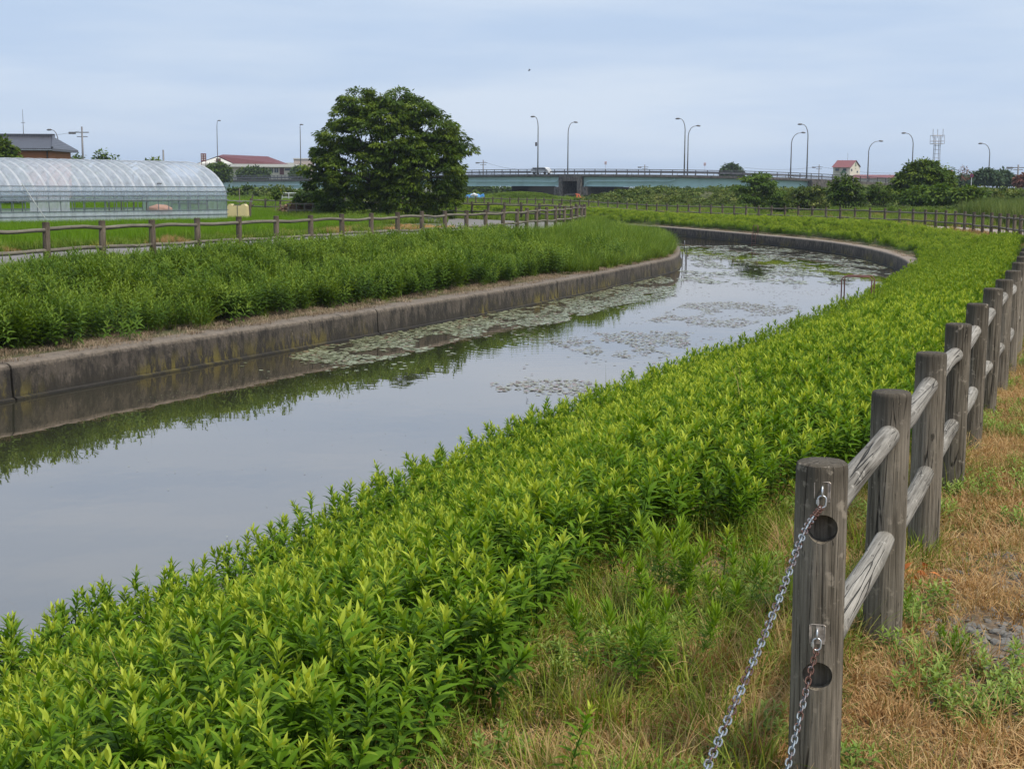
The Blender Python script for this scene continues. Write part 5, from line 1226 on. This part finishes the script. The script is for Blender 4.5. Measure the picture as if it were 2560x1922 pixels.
wv_ = MB(); wv_.tube([at(1176, 489, 213), at(1185, 487, 213), at(1195, 489, 213)], [.1, .3, .1], 6); tag(wv_.build('white_sheet', M['white']), 'crumpled white sheet on the blue tarpaulin', 'sheet')
p = at(1437, 495, 236); root = empty('barrier', (p.x, 236, -.4), 0, 'orange barrier with rail before the bridge passage', 'barrier')
mb = MB()
mb.tube([(-1.6, 0, .95), (.3, 0, 1.0)], .04, 5); mb.tube([(-1.6, 0, 0), (-1.6, 0, .95)], .04, 5); mb.build('rail', M['lamp'], root)
mb = MB(); mb.box((.4, 0, .55), (.25, .25, 1.1)); mb.box((.9, 0, .3), (1.5, .4, .5)); mb.tube([(.1, 0, 1.05), (.7, 0, .95), (.9, 0, .5)], .09, 6); mb.build('barrier_body', M['orange'], root)

# little plates on thin poles beyond the deck
for u, v, txt, lb in ((1514, 408, '0', 'small white plate on a thin pole above the second span'), (1762, 411, '0', 'small white plate on a thin pole right of the lamp pair')):
    p = at(u, v, 262); root = empty('road_sign', (p.x, 262, 3.6), 0, lb, 'sign', 'small plates above the bridge')
    h = p.z - 3.6; mb = MB(); mb.tube([(0, 0, 0), (0, 0, h)], .02, 5); mb.build('pole', M['tower'], root)
    mb = MB(); mb.box((0, -.05, h), (.38, .03, .52)); pl = mb.build('plate', M['red'], root); mb = MB(); mb.box((0, -.07, h), (.28, .02, .42)); mb.build('plate_face', M['white'], pl)
    mb = MB(); mb.box((0, -.09, h), (.09, .02, .24)); mb.build('digit', M['signred'], pl)

# ------------------------------------------------------------------ buildings
def face_frame(u, v, Y): return at(u, v, Y)
# school hall with maroon roof
def hall():
    Y = 430; zb = -.5
    P = lambda u, v, dy=0: Vector((at(u, v, Y).x, Y + dy, at(u, v, Y).z))
    root = empty('school_hall', (0, 0, 0), 0, 'low cream school hall with maroon hipped roof and white gable', 'building')
    mb = MB(); a, b = P(497, 438), P(730, 438); zt = P(600, 414).z
    mb.box(((a.x + b.x) / 2, Y + 8, (zt + zb) / 2), (b.x - a.x - 1.2, 16, zt - zb)); wall = mb.build('wall', M['cream'], root)
    mb = MB(); f0, f1 = P(488, 414), P(742, 414); mb.box(((f0.x + f1.x) / 2, Y + 7.6, P(600, 414).z), (f1.x - f0.x, 19, .85)); mb.build('fascia', M['fascia'], root)
    # roof: gable facing left-front, ridge to the right, hipped end
    zt2 = P(600, 412).z + .25; Lf, ap, gr_ = P(492, 410), P(543, 390), P(586, 410); rr, re = P(657, 395), P(704, 413)
    mb = MB()
    V = [Vector((Lf.x, Y - .5, zt2)), Vector((ap.x, Y + 1, ap.z)), Vector((gr_.x, Y - .5, zt2)), Vector((re.x, Y - .5, zt2)), Vector((rr.x, Y + 9, rr.z + .6)), Vector((ap.x, Y + 9, ap.z + .6)), Vector((re.x, Y + 17, zt2)), Vector((Lf.x, Y + 17, zt2))]
    mb.add(V, [(1, 2, 3, 4), (1, 4, 5), (4, 3, 6), (5, 4, 6, 7), (0, 1, 5, 7)]); roof = mb.build('roof', M['redroof'], root)
    mb = MB(); mb.add([V[0] + Vector((.4, .05, 0)), V[1] + Vector((0, .0, -.3)), V[2] + Vector((-.4, .05, 0))], [(0, 2, 1)]); mb.build('gable', M['fascia'], root)
    mb = MB(); c = P(547, 401); mb.box((c.x, Y - .6, c.z), (1.4, .15, 1.1)); mb.build('gable_vent', M['redroof'], root)
    for k, u in enumerate((612, 631, 650, 663, 678, 691)):
        w0, w1 = P(u - 5, 421), P(u + 5, 430); mb = MB(); mb.box(((w0.x + w1.x) / 2, Y - .02, (w0.z + w1.z) / 2 - .1), (w1.x - w0.x, .12, w0.z - w1.z + .3)); w_ = mb.build('window', M['glass'], root)
        mb = MB(); mb.box(((w0.x + w1.x) / 2, Y - .1, (w0.z + w1.z) / 2), (.08, .05, w0.z - w1.z + .3)); mb.box(((w0.x + w1.x) / 2, Y - .11, (w0.z + w1.z) / 2 + .2), (w1.x - w0.x, .05, .06)); mb.build('window_bar', M['white'], w_)
    w0, w1 = P(712, 421), P(732, 427); mb = MB(); mb.box(((w0.x + w1.x) / 2, Y - .02, (w0.z + w1.z) / 2), (w1.x - w0.x, .14, w0.z - w1.z)); mb.build('window', M['glass'], root)
    w0, w1 = P(699, 420), P(710, 437); mb = MB(); mb.box(((w0.x + w1.x) / 2, Y - .04, (w0.z + w1.z) / 2), (w1.x - w0.x, .14, w0.z - w1.z)); mb.build('door', M['redroof'], root)
hall()
p0, p1_ = at(733, 398, 470), at(775, 398, 470); mb = MB(); mb.box(((p0.x + p1_.x) / 2, 476, p0.z / 2), (p1_.x - p0.x, 10, p0.z)); r_ = empty('school_block', (0, 0, 0), 0, 'plain pale pink flat-roofed block behind the school hall', 'building'); mb.build('wall', plain('pinkish_wall', (.55, .44, .38), .8), r_)
mb = MB(); mb.box(((p0.x + p1_.x) / 2, 476, p0.z + .15), (p1_.x - p0.x + .4, 10.4, .3)); mb.build('roof', M['fascia'], r_)
p0, p1_ = at(695, 407, 480), at(733, 407, 480); mb = MB(); mb.box(((p0.x + p1_.x) / 2, 486, p0.z / 2), (p1_.x - p0.x, 10, p0.z)); r_ = empty('school_wing', (0, 0, 0), 0, 'low pale wing between school hall and pink block', 'building'); mb.build('wall', M['fascia'], r_)
# maroon signboard with six white squares
p = at(508.5, 384, 300); q = at(508.5, 404, 300); root = empty('signboard', (p.x, 300, 0), 0, 'tall maroon signboard with six white squares', 'sign')
mb = MB(); w = 13 / FPX * 300; mb.box((0, 0, (p.z + q.z) / 2), (w, .2, p.z - q.z)); b_ = mb.build('panel', M['signred'], root)
mb = MB(); mb.tube([(-w * .38, 0, 0), (-w * .38, 0, q.z)], .07, 5); mb.tube([(w * .42, 0, 0), (w * .42, 0, q.z)], .07, 5); mb.build('legs', M['signred'], root)
for i in range(2):
    for j in range(3):
        mb = MB(); mb.box(((i - .5) * w * .46, -.11, q.z + (p.z - q.z) * (.24 + .27 * j)), (w * .24, .03, w * .22)); mb.build('square', M['white'], b_)
# orange house with dark tiled roof
def house():
    Y = 160; root = empty('tiled_house', (0, 0, 0), 0, 'orange-walled house with dark tiled roof above the greenhouse', 'house')
    e = at(129, 371, Y); wl = at(114, 372, Y); rd = at(97, 338, Y); lx = at(-150, 338, Y).x
    mb = MB(); mb.box(((lx + wl.x) / 2, Y + 5, e.z / 2), (wl.x - lx, 8, e.z)); mb.build('wall', M['orange_wall'], root)
    y0, y1 = Y + .2, Y + 9.8
    mb = MB(); V = [(e.x, y0, e.z), (lx, y0, e.z), (lx, Y + 5, rd.z), (rd.x, Y + 5, rd.z), (e.x, y1, e.z), (lx, y1, e.z)]
    V += [(x, y, z - .28) for x, y, z in V]
    mb.add(V, [(0, 3, 2, 1), (3, 4, 5, 2), (0, 4, 3), (0, 1, 7, 6), (0, 6, 10, 4), (6, 7, 11, 10)]); roof = mb.build('roof', M['tiles'], root)
    mb = MB(); mb.box(((lx + rd.x) / 2, Y + 5, rd.z + .12), (rd.x - lx + .3, .35, .35)); mb.tube([(e.x, y0, e.z + .08), (rd.x, Y + 5, rd.z + .12)], .13, 6); mb.build('ridge', M['tiles'], roof)
    mb = MB(); mb.tube([(lx, y0 - .05, e.z - .2), (e.x, y0 - .05, e.z - .2)], .09, 6); mb.build('gutter', M['pipe'], root)
    mb = MB(); c = at(116, 380, Y); mb.tube([(wl.x - .15, Y + .95, 0), (wl.x - .15, Y + .95, e.z - .1)], .08, 6); mb.build('downpipe', M['bark'], root)
    t_, b_ = at(18.5, 268, Y), at(20.5, 334, Y)
    r2 = empty('antenna_mast', (b_.x, Y + 5, b_.z - .4), 0, 'thin antenna mast rising over the tiled roof at far left', 'antenna')
    mb = MB(); mb.tube([(0, 0, 0), (0, 0, t_.z - b_.z + .4)], [.05, .02], 5); mb.box((0, 0, (t_.z - b_.z) * .62), (.45, .05, .05)); mb.build('mast', M['lamp'], r2)
house()
# red-roofed tower house and its shed
def red_house():
    Y = 330; zb = 0; k = lambda u, v: at(u, v, Y)
    root = empty('red_roofed_house', (0, 0, 0), 0, 'cream house with red gabled roof and green letters on the wall', 'house')
    a, b, c = k(2083, 416).x, k(2123, 416).x, k(2163, 424).x; ze = k(2100, 417).z; za = k(2143, 402).z
    dpt = 9
    # front face a-b, gable face b-c turned away
    A0 = Vector((a, Y, 0)); B0 = Vector((b, Y - 1.2, 0)); C0 = Vector((c, Y + 5, 0)); D0 = A0 + (C0 - B0)
    up = lambda p, z: Vector((p.x, p.y, z))
    mid = (B0 + C0) / 2; mid2 = (A0 + D0) / 2
    mb = MB(); V = [up(p, 0) for p in (A0, B0, C0, D0)] + [up(p, ze) for p in (A0, B0, C0, D0)] + [up(mid, za), up(mid2, za)]
    mb.add(V, [(0, 1, 5, 4), (1, 2, 6, 8, 5), (2, 3, 7, 6), (3, 0, 4, 9, 7)]); wall = mb.build('wall', M['cream'], root)
    o1 = (B0 - A0).normalized() * .25
    mb = MB(); sl = (up(B0, ze) - up(mid, za)).normalized() * .5
    V = [up(A0, ze) - o1 + sl, up(B0, ze) + o1 + sl, up(mid, za + .12) + o1, up(mid2, za + .12) - o1]
    V2 = [up(D0, ze) - o1, up(C0, ze) + o1]
    mb.add(V + V2, [(0, 1, 2, 3), (3, 2, 5, 4)]); mb.build('roof', M['redroof2'], root)
    f = lambda u, v: at(u, v, Y - .75)
    for u in (2093, 2112):
        mb = MB(); q = f(u, 424.5); mb.box((q.x, Y - .75 - (.0 if u > 2100 else -.0), q.z), (.75, .5, .5), math.atan2(-1.2, b - a)); mb.build('window', M['glass'], root)
    gdir = (C0 - B0).normalized(); ga = math.atan2(gdir.y, gdir.x); gn = Vector((gdir.y, -gdir.x, 0))
    for t, z, w, h in ((.13, ze - .75, .45, .55), (.72, ze - 1.1, .5, .4)):
        q = B0 + (C0 - B0) * t + gn * .03; mb = MB(); mb.box((q.x, q.y, z), (w * 1.6, .1, h), ga); mb.build('window', M['glass'], root)
    # the letters on both walls: strokes
    def strokes(S, org, dx, m, th=.09):
        mb = MB()
        for (x0, z0), (x1, z1) in S: mb.tube([org + dx * x0 + Vector((0, 0, z0)), org + dx * x1 + Vector((0, 0, z1))], th, 4)
        mb.build('lettering', m, root)
    JA = [((0, .25), (.35, 0)), ((.35, 0), (1.0, 1.15)), ((.75, 0), (1.35, 1.15)), ((1.35, 1.15), (1.95, 0)), ((1.0, .4), (1.7, .4))]
    q = A0 + (B0 - A0) * .40 + Vector((0, -.2, ze - 1.55)); strokes([((a * .66, b * .7), (c_ * .66, d_ * .7)) for (a, b), (c_, d_) in JA], q, (B0 - A0).normalized(), M['green_mark'])
    q = B0 + (C0 - B0) * .45 + gn * .06 + Vector((0, 0, ze + .15)); strokes([((0, 0), (.5, .9)), ((.5, .9), (.8, 0)), ((.1, .1), (.9, .1)), ((.1, -.5), (.8, -.5))], q, gdir, M['green_mark'], .05)
    t_ = at(2125, 382, Y); mb = MB(); mb.tube([(t_.x, Y + 2, za - .2), (t_.x, Y + 2, t_.z)], .03, 4); mb.build('aerial', M['lamp'], root)
    # long shed
    r2 = empty('long_shed', (0, 0, 0), 0, 'long low shed with dark red roof right of the red-roofed house', 'shed'); Ys = 318
    x0, x1 = at(2138, 440, Ys).x, at(2262, 440, Ys).x; z1, z0 = at(2200, 437, Ys).z, at(2200, 445.5, Ys).z
    mb = MB(); mb.box(((x0 + x1) / 2, Ys + 4, z0 / 2), (x1 - x0, 6, z0)); mb.build('wall', M['cream'], r2)
    mb = MB(); mb.add([(x0 - .3, Ys + .6, z0), (x1 + .3, Ys + .6, z0), (x1, Ys + 4, z1), (x0 + .8, Ys + 4, z1), (x0 - .3, Ys + 7.4, z0), (x1 + .3, Ys + 7.4, z0)], [(0, 1, 2, 3), (3, 2, 5, 4), (0, 3, 4)]); mb.build('roof', M['redroof2'], r2)
red_house()
# lattice tower
def tower():
    Y = 300; root = empty('lattice_tower', (at(2341, 400, Y).x, Y, 0), 0, 'steel lattice antenna tower with platforms behind the bushy tree', 'tower')
    zt, zp1, zp0 = at(2341, 323, Y).z, at(2341, 339, Y).z, at(2341, 360, Y).z; w = .58
    mb = MB()
    for a, b_ in ((-1, -1), (1, -1), (1, 1), (-1, 1)): mb.tube([(a * w * 1.15, b_ * w * 1.15, 0), (a * w * .8, b_ * w * .8, zp1)], .07, 5)
    z = .5; k = 0
    while z < zp1 - .8:
        for a in (-1, 1): mb.tube([(-w, a * w, z), (w, a * w, z)], .035, 4); mb.tube([(a * w, -w, z), (a * w, w, z)], .035, 4)
        z += .85
    mb.build('mast', M['tower'], root)
    mb = MB(); R_ = 1.15
    for zz in (zp0, zp0 + .55, zp1):
        mb.tube([(R_, -R_, zz), (R_, R_, zz), (-R_, R_, zz), (-R_, -R_, zz)], .05, 4, False, closed=True)
    for a, b_ in ((-1, -1), (1, -1), (1, 1), (-1, 1)): mb.tube([(a * R_, b_ * R_, zp0), (a * R_, b_ * R_, zp1)], .05, 4)
    mb.box((0, 0, zp0), (R_ * 2, R_ * 2, .06)); mb.build('platform', M['tower'], root)
    for a in (-1, 0, 1):
        mb = MB(); mb.tube([(a * R_ * .9, -.3 * abs(a), zp1 - .5), (a * R_ * .9, -.3 * abs(a), zt)], .06, 5); mb.build('antenna', M['tower'], root)
tower()
# signs at right
p = at(2429, 439.5, 200); root = empty('round_sign', (p.x, 200, 0), 0, 'round blue no-parking sign with red rim on a white pole', 'sign')
mb = MB(); mb.tube([(0, 0, 0), (0, 0, p.z)], .05, 6); mb.build('pole', M['white'], root)
mb = MB(); mb.tube([(0, -.08, p.z), (0, -.04, p.z)], .24, 20); d_ = mb.build('sign_rim', M['red'], root)
mb = MB(); mb.tube([(0, -.1, p.z), (0, -.085, p.z)], .17, 20); mb.build('sign_face', M['signblue'], d_)
mb = MB(); mb.tube([(-.12, -.115, p.z + .12), (.12, -.115, p.z - .12)], .028, 4); mb.build('slash', M['red'], d_)
p = at(2374, 433, 190); root = empty('box_sign', (p.x, 190, 0), 0, 'faded white and red box sign on a post at the right', 'sign')
mb = MB(); mb.tube([(.15, 0, 0), (.15, 0, p.z)], .06, 6); mb.build('post', M['lamp'], root); mb = MB(); mb.box((0, 0, p.z), (.62, .6, .75), .5); b_ = mb.build('box', M['white'], root)
mb = MB(); mb.box((.2, -.28, p.z + .1), (.3, .06, .45), .5); mb.build('red_panel', M['red'], b_)

# ------------------------------------------------------------------ plastic greenhouse
def greenhouse():
    z0 = float(g(-16, 70)); root = empty('plastic_greenhouse', (e0[0], e0[1], z0), 0, 'long arched greenhouse of clear plastic film over pipe hoops', 'greenhouse')
    # local: X along the axis towards the right end (0 = end, negative = left), Y across (0 near side .. GW far side)
    ang = math.atan2(ax[1], ax[0]); root.rotation_euler = (0, 0, ang)
    HS, HT = 1.35, 3.12
    def prof(n=22):
        pts = [(0, 0), (0, .4), (0, .9), (.03, HS)]
        for i in range(1, n):
            a = math.pi * (1 - i / n); pts.append((GW / 2 + math.cos(a) * (GW / 2 - .03), HS + (HT - HS) * math.sin(a) ** 1.08))
        return pts + [(GW - .03, HS), (GW, .9), (GW, .4), (GW, 0)]
    pr = prof(); N_ = int(GL / .6)
    hm = MB(); hm.tube([(0, y, z) for y, z in pr], .022, 6); hme = bpy.data.meshes.new('hoop'); hme.from_pydata(hm.v, [], hm.f); hme.materials.append(M['pipe'])
    for i in range(N_ + 1):
        o = link('hoop', hme, root); o.location = (-i * .6, 0, 0)
    # roof film from z=HS up on both sides, scalloped between hoops
    top = [i for i, (y, z) in enumerate(pr) if z >= 1.2]; V = []; F = []; nn = len(top); sub = 6; cols = N_ * sub + 1; mi = []
    for c in range(cols):
        x = -c * .6 / sub; sag = .035 * abs(math.sin(math.pi * c / sub)); big_ = .025 * math.sin(c * .9)
        for i in top:
            y, z = pr[i]; cy = (y - GW / 2) / (GW / 2); V.append((x, GW / 2 + (y - GW / 2) * (1.008 - sag * .3), z + .03 - sag * (1 if z > HS + .1 else .2)))
    for c in range(cols - 1):
        for j in range(nn - 1): F.append((c * nn + j, (c + 1) * nn + j, (c + 1) * nn + j + 1, c * nn + j + 1)); mi.append(1 if (c % sub) == 0 else 0)
    mb = MB(); mb.add(V, F); mb.mi = mi; mb.build('roof_film', [M['film'], M['film_band']], root, True)
    for yy in (-.03, GW + .03):
        mb = MB(); mb.quad((0, yy, 1.12), (-GL, yy, 1.12), (-GL, yy, 1.85), (0, yy, 1.85)); mb.build('rolled_side_film', M['film_side'], root)
        mb = MB(); mb.quad((0, yy, 0), (-GL, yy, 0), (-GL, yy, .72), (0, yy, .72)); mb.build('skirt_film', M['film_skirt'], root)
    for yy, zz in ((-.05, 1.85), (-.05, 1.62), (-.05, 1.42), (-.05, 1.2), (-.05, .72), (-.05, .5), (GW / 2, HT - .05), (GW, 1.2), (GW, .72), (GW, 1.7)):
        mb = MB(); mb.tube([(0.05, yy, zz), (-GL, yy, zz)], .02 if zz != 1.2 else .035, 5); mb.build('purlin', M['pipe'], root)
    mb = MB(); mb.tube([(0, -.06, 1.17), (1.6, -.12, 1.12)], .02, 5); mb.build('crank_rod', M['pipe'], root)
    # slanted strap
    mb = MB(); mb.tube([(-11.6, -.08, 2.0), (-10.6, -.25, .45)], .02, 5); mb.build('brace', M['white'], root)
    for xe in (0.0, -GL):       # end walls with double doors
        mb = MB(); mb.add([(xe, y, z) for y, z in pr], [tuple(range(len(pr)))]); ew = mb.build('end_wall', M['film_side'] if xe else M['film'], root)
        mb = MB()
        for y in (1.6, 2.25, 2.9, 3.1, 3.75, 4.4): mb.tube([(xe + .04, y, 0), (xe + .04, y, 2.0)], .03, 5)
        for z in (2.0, 1.0, .1): mb.tube([(xe + .04, 1.6, z), (xe + .04, 4.4, z)], .03, 5)
        mb.build('door_frame', M['bark'], ew)
    mb = MB(); xe = -4.0
    for y in (1.2, 2.2, 3.2, 4.2): mb.tube([(xe, y, 0), (xe, y, 2.4)], .035, 5)
    mb.tube([(xe, 0, 2.0), (xe, GW, 2.0)], .03, 5); mb.build('inner_frame', M['lamp'], root)
    mb = MB(); mb.quad((-8.2, 4.6, .6), (-6.0, 4.6, .6), (-6.0, 4.6, 1.6), (-8.2, 4.6, 1.6)); mb.build('inner_curtain', M['film_band'], root)
greenhouse()
# pink sacks inside, yellow tank outside
p = at(388, 518, 69.3); bm = bmesh.new(); bmesh.ops.create_icosphere(bm, subdivisions=3, radius=1)
for v in bm.verts: v.co = Vector((v.co.x * .62, v.co.y * .35, v.co.z * .26 + .05 * noise.noise(v.co * 2)))
me = bpy.data.meshes.new('sack'); bm.to_mesh(me); bm.free(); me.materials.append(M['sack']); o = link('sack', me); o.location = (p.x, 70.2, .62); tag(o, 'pinkish sack lying behind the greenhouse side opening', 'sack')
p = at(596, 538, 74.5); root = empty('water_tank', (p.x, 74.5, 0), 0, 'pale yellow plastic tank beside the greenhouse end', 'tank')
prof_ = [(-.52, .0), (-.5, .75), (-.42, .86), (-.3, .86), (-.24, .78), (.18, .78), (.26, .86), (.38, .86), (.48, .75), (.52, .0)]
mb = MB(); n = len(prof_); V = [(x, y, z) for y in (-.35, .35) for x, z in prof_]; mb.add(V, [tuple(range(n))[::-1], tuple(range(n, 2 * n))] + [(i, (i + 1) % n, (i + 1) % n + n, i + n) for i in range(n)]); mb.build('body', M['yellow'], root)
mb = MB(); mb.tube([(0.03, -.37, 0), (.03, -.37, .78)], .012, 5); mb.build('strap', M['wire'], root); mb = MB(); mb.box((-.03, 0, .80), (.4, .5, .04)); mb.build('lid', M['dark_steel'], root)
p = at(622, 538, 75); mb = MB(); mb.tube([(p.x, 75, 0), (p.x + .05, 75, .7), (p.x + .25, 75, 1.35)], [.14, .1, .02], 6); mb.tube([(p.x, 75, .6), (p.x - .2, 75, .95)], [.06, .03], 5); mb.tube([(p.x + .05, 75, .7), (p.x + .3, 75, .85)], [.05, .02], 5); tag(mb.build('tree_stump', M['bark']), 'broken grey tree stump right of the yellow tank', 'stump')
p = at(599, 500, 92); mb = MB(); mb.tube([(p.x, 92, 0), (p.x, 92, 1.65)], .03, 5); mb.box((p.x, 92, .78), (.3, .2, .1)); tag(mb.build('stake', M['bark_pale']), 'thin stake standing in the rice field', 'stake')
p = at(701, 481, 150); mb = MB(); mb.box((p.x, 150, p.z), (.2, .2, .55)); mb.tube([(p.x, 150, -.3), (p.x, 150, p.z)], .04, 5); tag(mb.build('marker_post', M['yellowbox']), 'small yellow marker before the bushes', 'marker')
p = at(735, 535, 89); root = empty('wooden_rack', (p.x, 89, float(g(p.x, 89))), 0, 'grey wooden rack left of the big tree', 'rack')
w_ = 60 / FPX * 89
for i in range(4): mb = MB(); mb.box((w_ * (i / 3) - .35, 0, .45), (.07, .07, .9)); mb.build('upright', M['rail_far'], root)
for z in (.85, .45): mb = MB(); mb.box((w_ / 2 - .35, -.05, z), (w_ + .2, .04, .08)); mb.build('crossbar', M['rail_far'], root)
# white guard rail behind the field
p0, p1_ = at(705, 483, 170), at(790, 483, 170); mb = MB(); mb.tube([p0, p1_], .05, 5); mb.tube([p0 - Vector((0, 0, .5)), p1_ - Vector((0, 0, .5))], .04, 5)
for t in np.linspace(0, 1, 6): q = p0.lerp(p1_, t); mb.tube([(q.x, q.y, -.4), q], .05, 5)
tag(mb.build('guard_rail', M['white']), 'white guard rail left of the big tree', 'rail')

# ------------------------------------------------------------------ ladders on the walls
def ladder(pt, N, label, hoop=True, h=.62, w=.6, m='rust', below=1.0, across=False):
    pt = Vector((pt[0], pt[1], WALLTOP)); nn = Vector((N[0], N[1], 0)); t = Vector((-nn.y, nn.x, 0)); root = empty('wall_ladder', pt, 0, label, 'ladder', 'ladders on the canal walls')
    if across:
        for o_ in (-.22, .22):
            mb = MB(); q0 = t * o_ - nn * .12; mb.tube([q0 + Vector((0, 0, -.5)), q0 + Vector((0, 0, h - .07)), q0 + nn * .06 + Vector((0, 0, h)), q0 + nn * .60 + Vector((0, 0, h)), q0 + nn * .66 + Vector((0, 0, h - .07)), q0 + nn * .66 + Vector((0, 0, -.1))], .015, 7)
            mb.build('handrail', M[m], root, True)
    for k, o_ in enumerate(() if across else (0.0, .28)):
        if k and not hoop: continue
        mb = MB(); pts = [t * -w / 2 + nn * o_ + Vector((0, 0, -.1)), t * -w / 2 + nn * o_ + Vector((0, 0, h - .06)), t * (-w / 2 + .06) + nn * o_ + Vector((0, 0, h)), t * (w / 2 - .06) + nn * o_ + Vector((0, 0, h)), t * w / 2 + nn * o_ + Vector((0, 0, h - .06)), t * w / 2 + nn * o_ + Vector((0, 0, -.1))]
        mb.tube(pts, .017, 7); mb.build('handrail', M[m], root, True)
    mb = MB()
    for sg in (-1, 1): mb.tube([t * sg * w * .38 - nn * .1 + Vector((0, 0, .1)), t * sg * w * .38 - nn * .1 + Vector((0, 0, -below))], .015, 6)
    for z in np.arange(0, -below, -.25): mb.tube([t * -w * .38 - nn * .1 + Vector((0, 0, z)), t * w * .38 - nn * .1 + Vector((0, 0, z))], .012, 6)
    mb.build('rungs', M[m], root)
i = np.argmin(np.abs(WR[:, 0] / np.maximum(WR[:, 1], 1) - .2315) + (WR[:, 1] > 50) * 9); ladder(WR[i] + NR[i] * .15, NR[i], 'rusty tubular ladder handrails rising over the near bank plants', across=True, h=.7)
i = np.argmin(np.abs(WR[:, 0] / WR[:, 1] - .1690) + (WR[:, 1] < 66) * 9); ladder(WR[i] + NR[i] * .05, NR[i], 'thin ladder on the far curved wall', False, .5, .7)
i = np.argmin(np.abs(WL[:, 0] / WL[:, 1] - .1185) + (WL[:, 1] < 50) * 9 + (WL[:, 1] > 66) * 9); ladder(WL[i] - NL[i] * .15, NL[i], 'grey ladder at the tip of the left wall', False, .35, .45, 'lamp')
# bird in the sky
p = at(1323, 176, 90); mb = MB(); mb.tube([p + Vector((-.08, 0, -.02)), p, p + Vector((.09, 0, .02))], [.01, .035, .015], 6)
mb.add([p, p + Vector((-.02, .03, .12)), p + Vector((.05, .0, .02))], [(0, 1, 2)]); mb.add([p, p + Vector((-.05, -.03, -.11)), p + Vector((.05, .0, .0))], [(0, 1, 2)])
tag(mb.build('bird', M['dark']), 'tiny dark bird high in the sky', 'bird')

# ------------------------------------------------------------------ thin summer haze
hz = MB(); hz.box((0, 0, 14), (11600, 11600, 34)); hm_ = bpy.data.materials.new('summer_haze'); hm_.use_nodes = True; ht = hm_.node_tree; ht.nodes.clear()
ho = ht.nodes.new('ShaderNodeOutputMaterial'); hv = ht.nodes.new('ShaderNodeVolumePrincipled'); hv.inputs['Color'].default_value = (.80, .88, 1.0, 1); hv.inputs['Density'].default_value = .0002; hv.inputs['Anisotropy'].default_value = .2
ht.links.new(hv.outputs[0], ho.inputs['Volume']); tag(hz.build('haze', hm_), 'thin bluish summer haze over the fields', 'haze', kind='stuff')
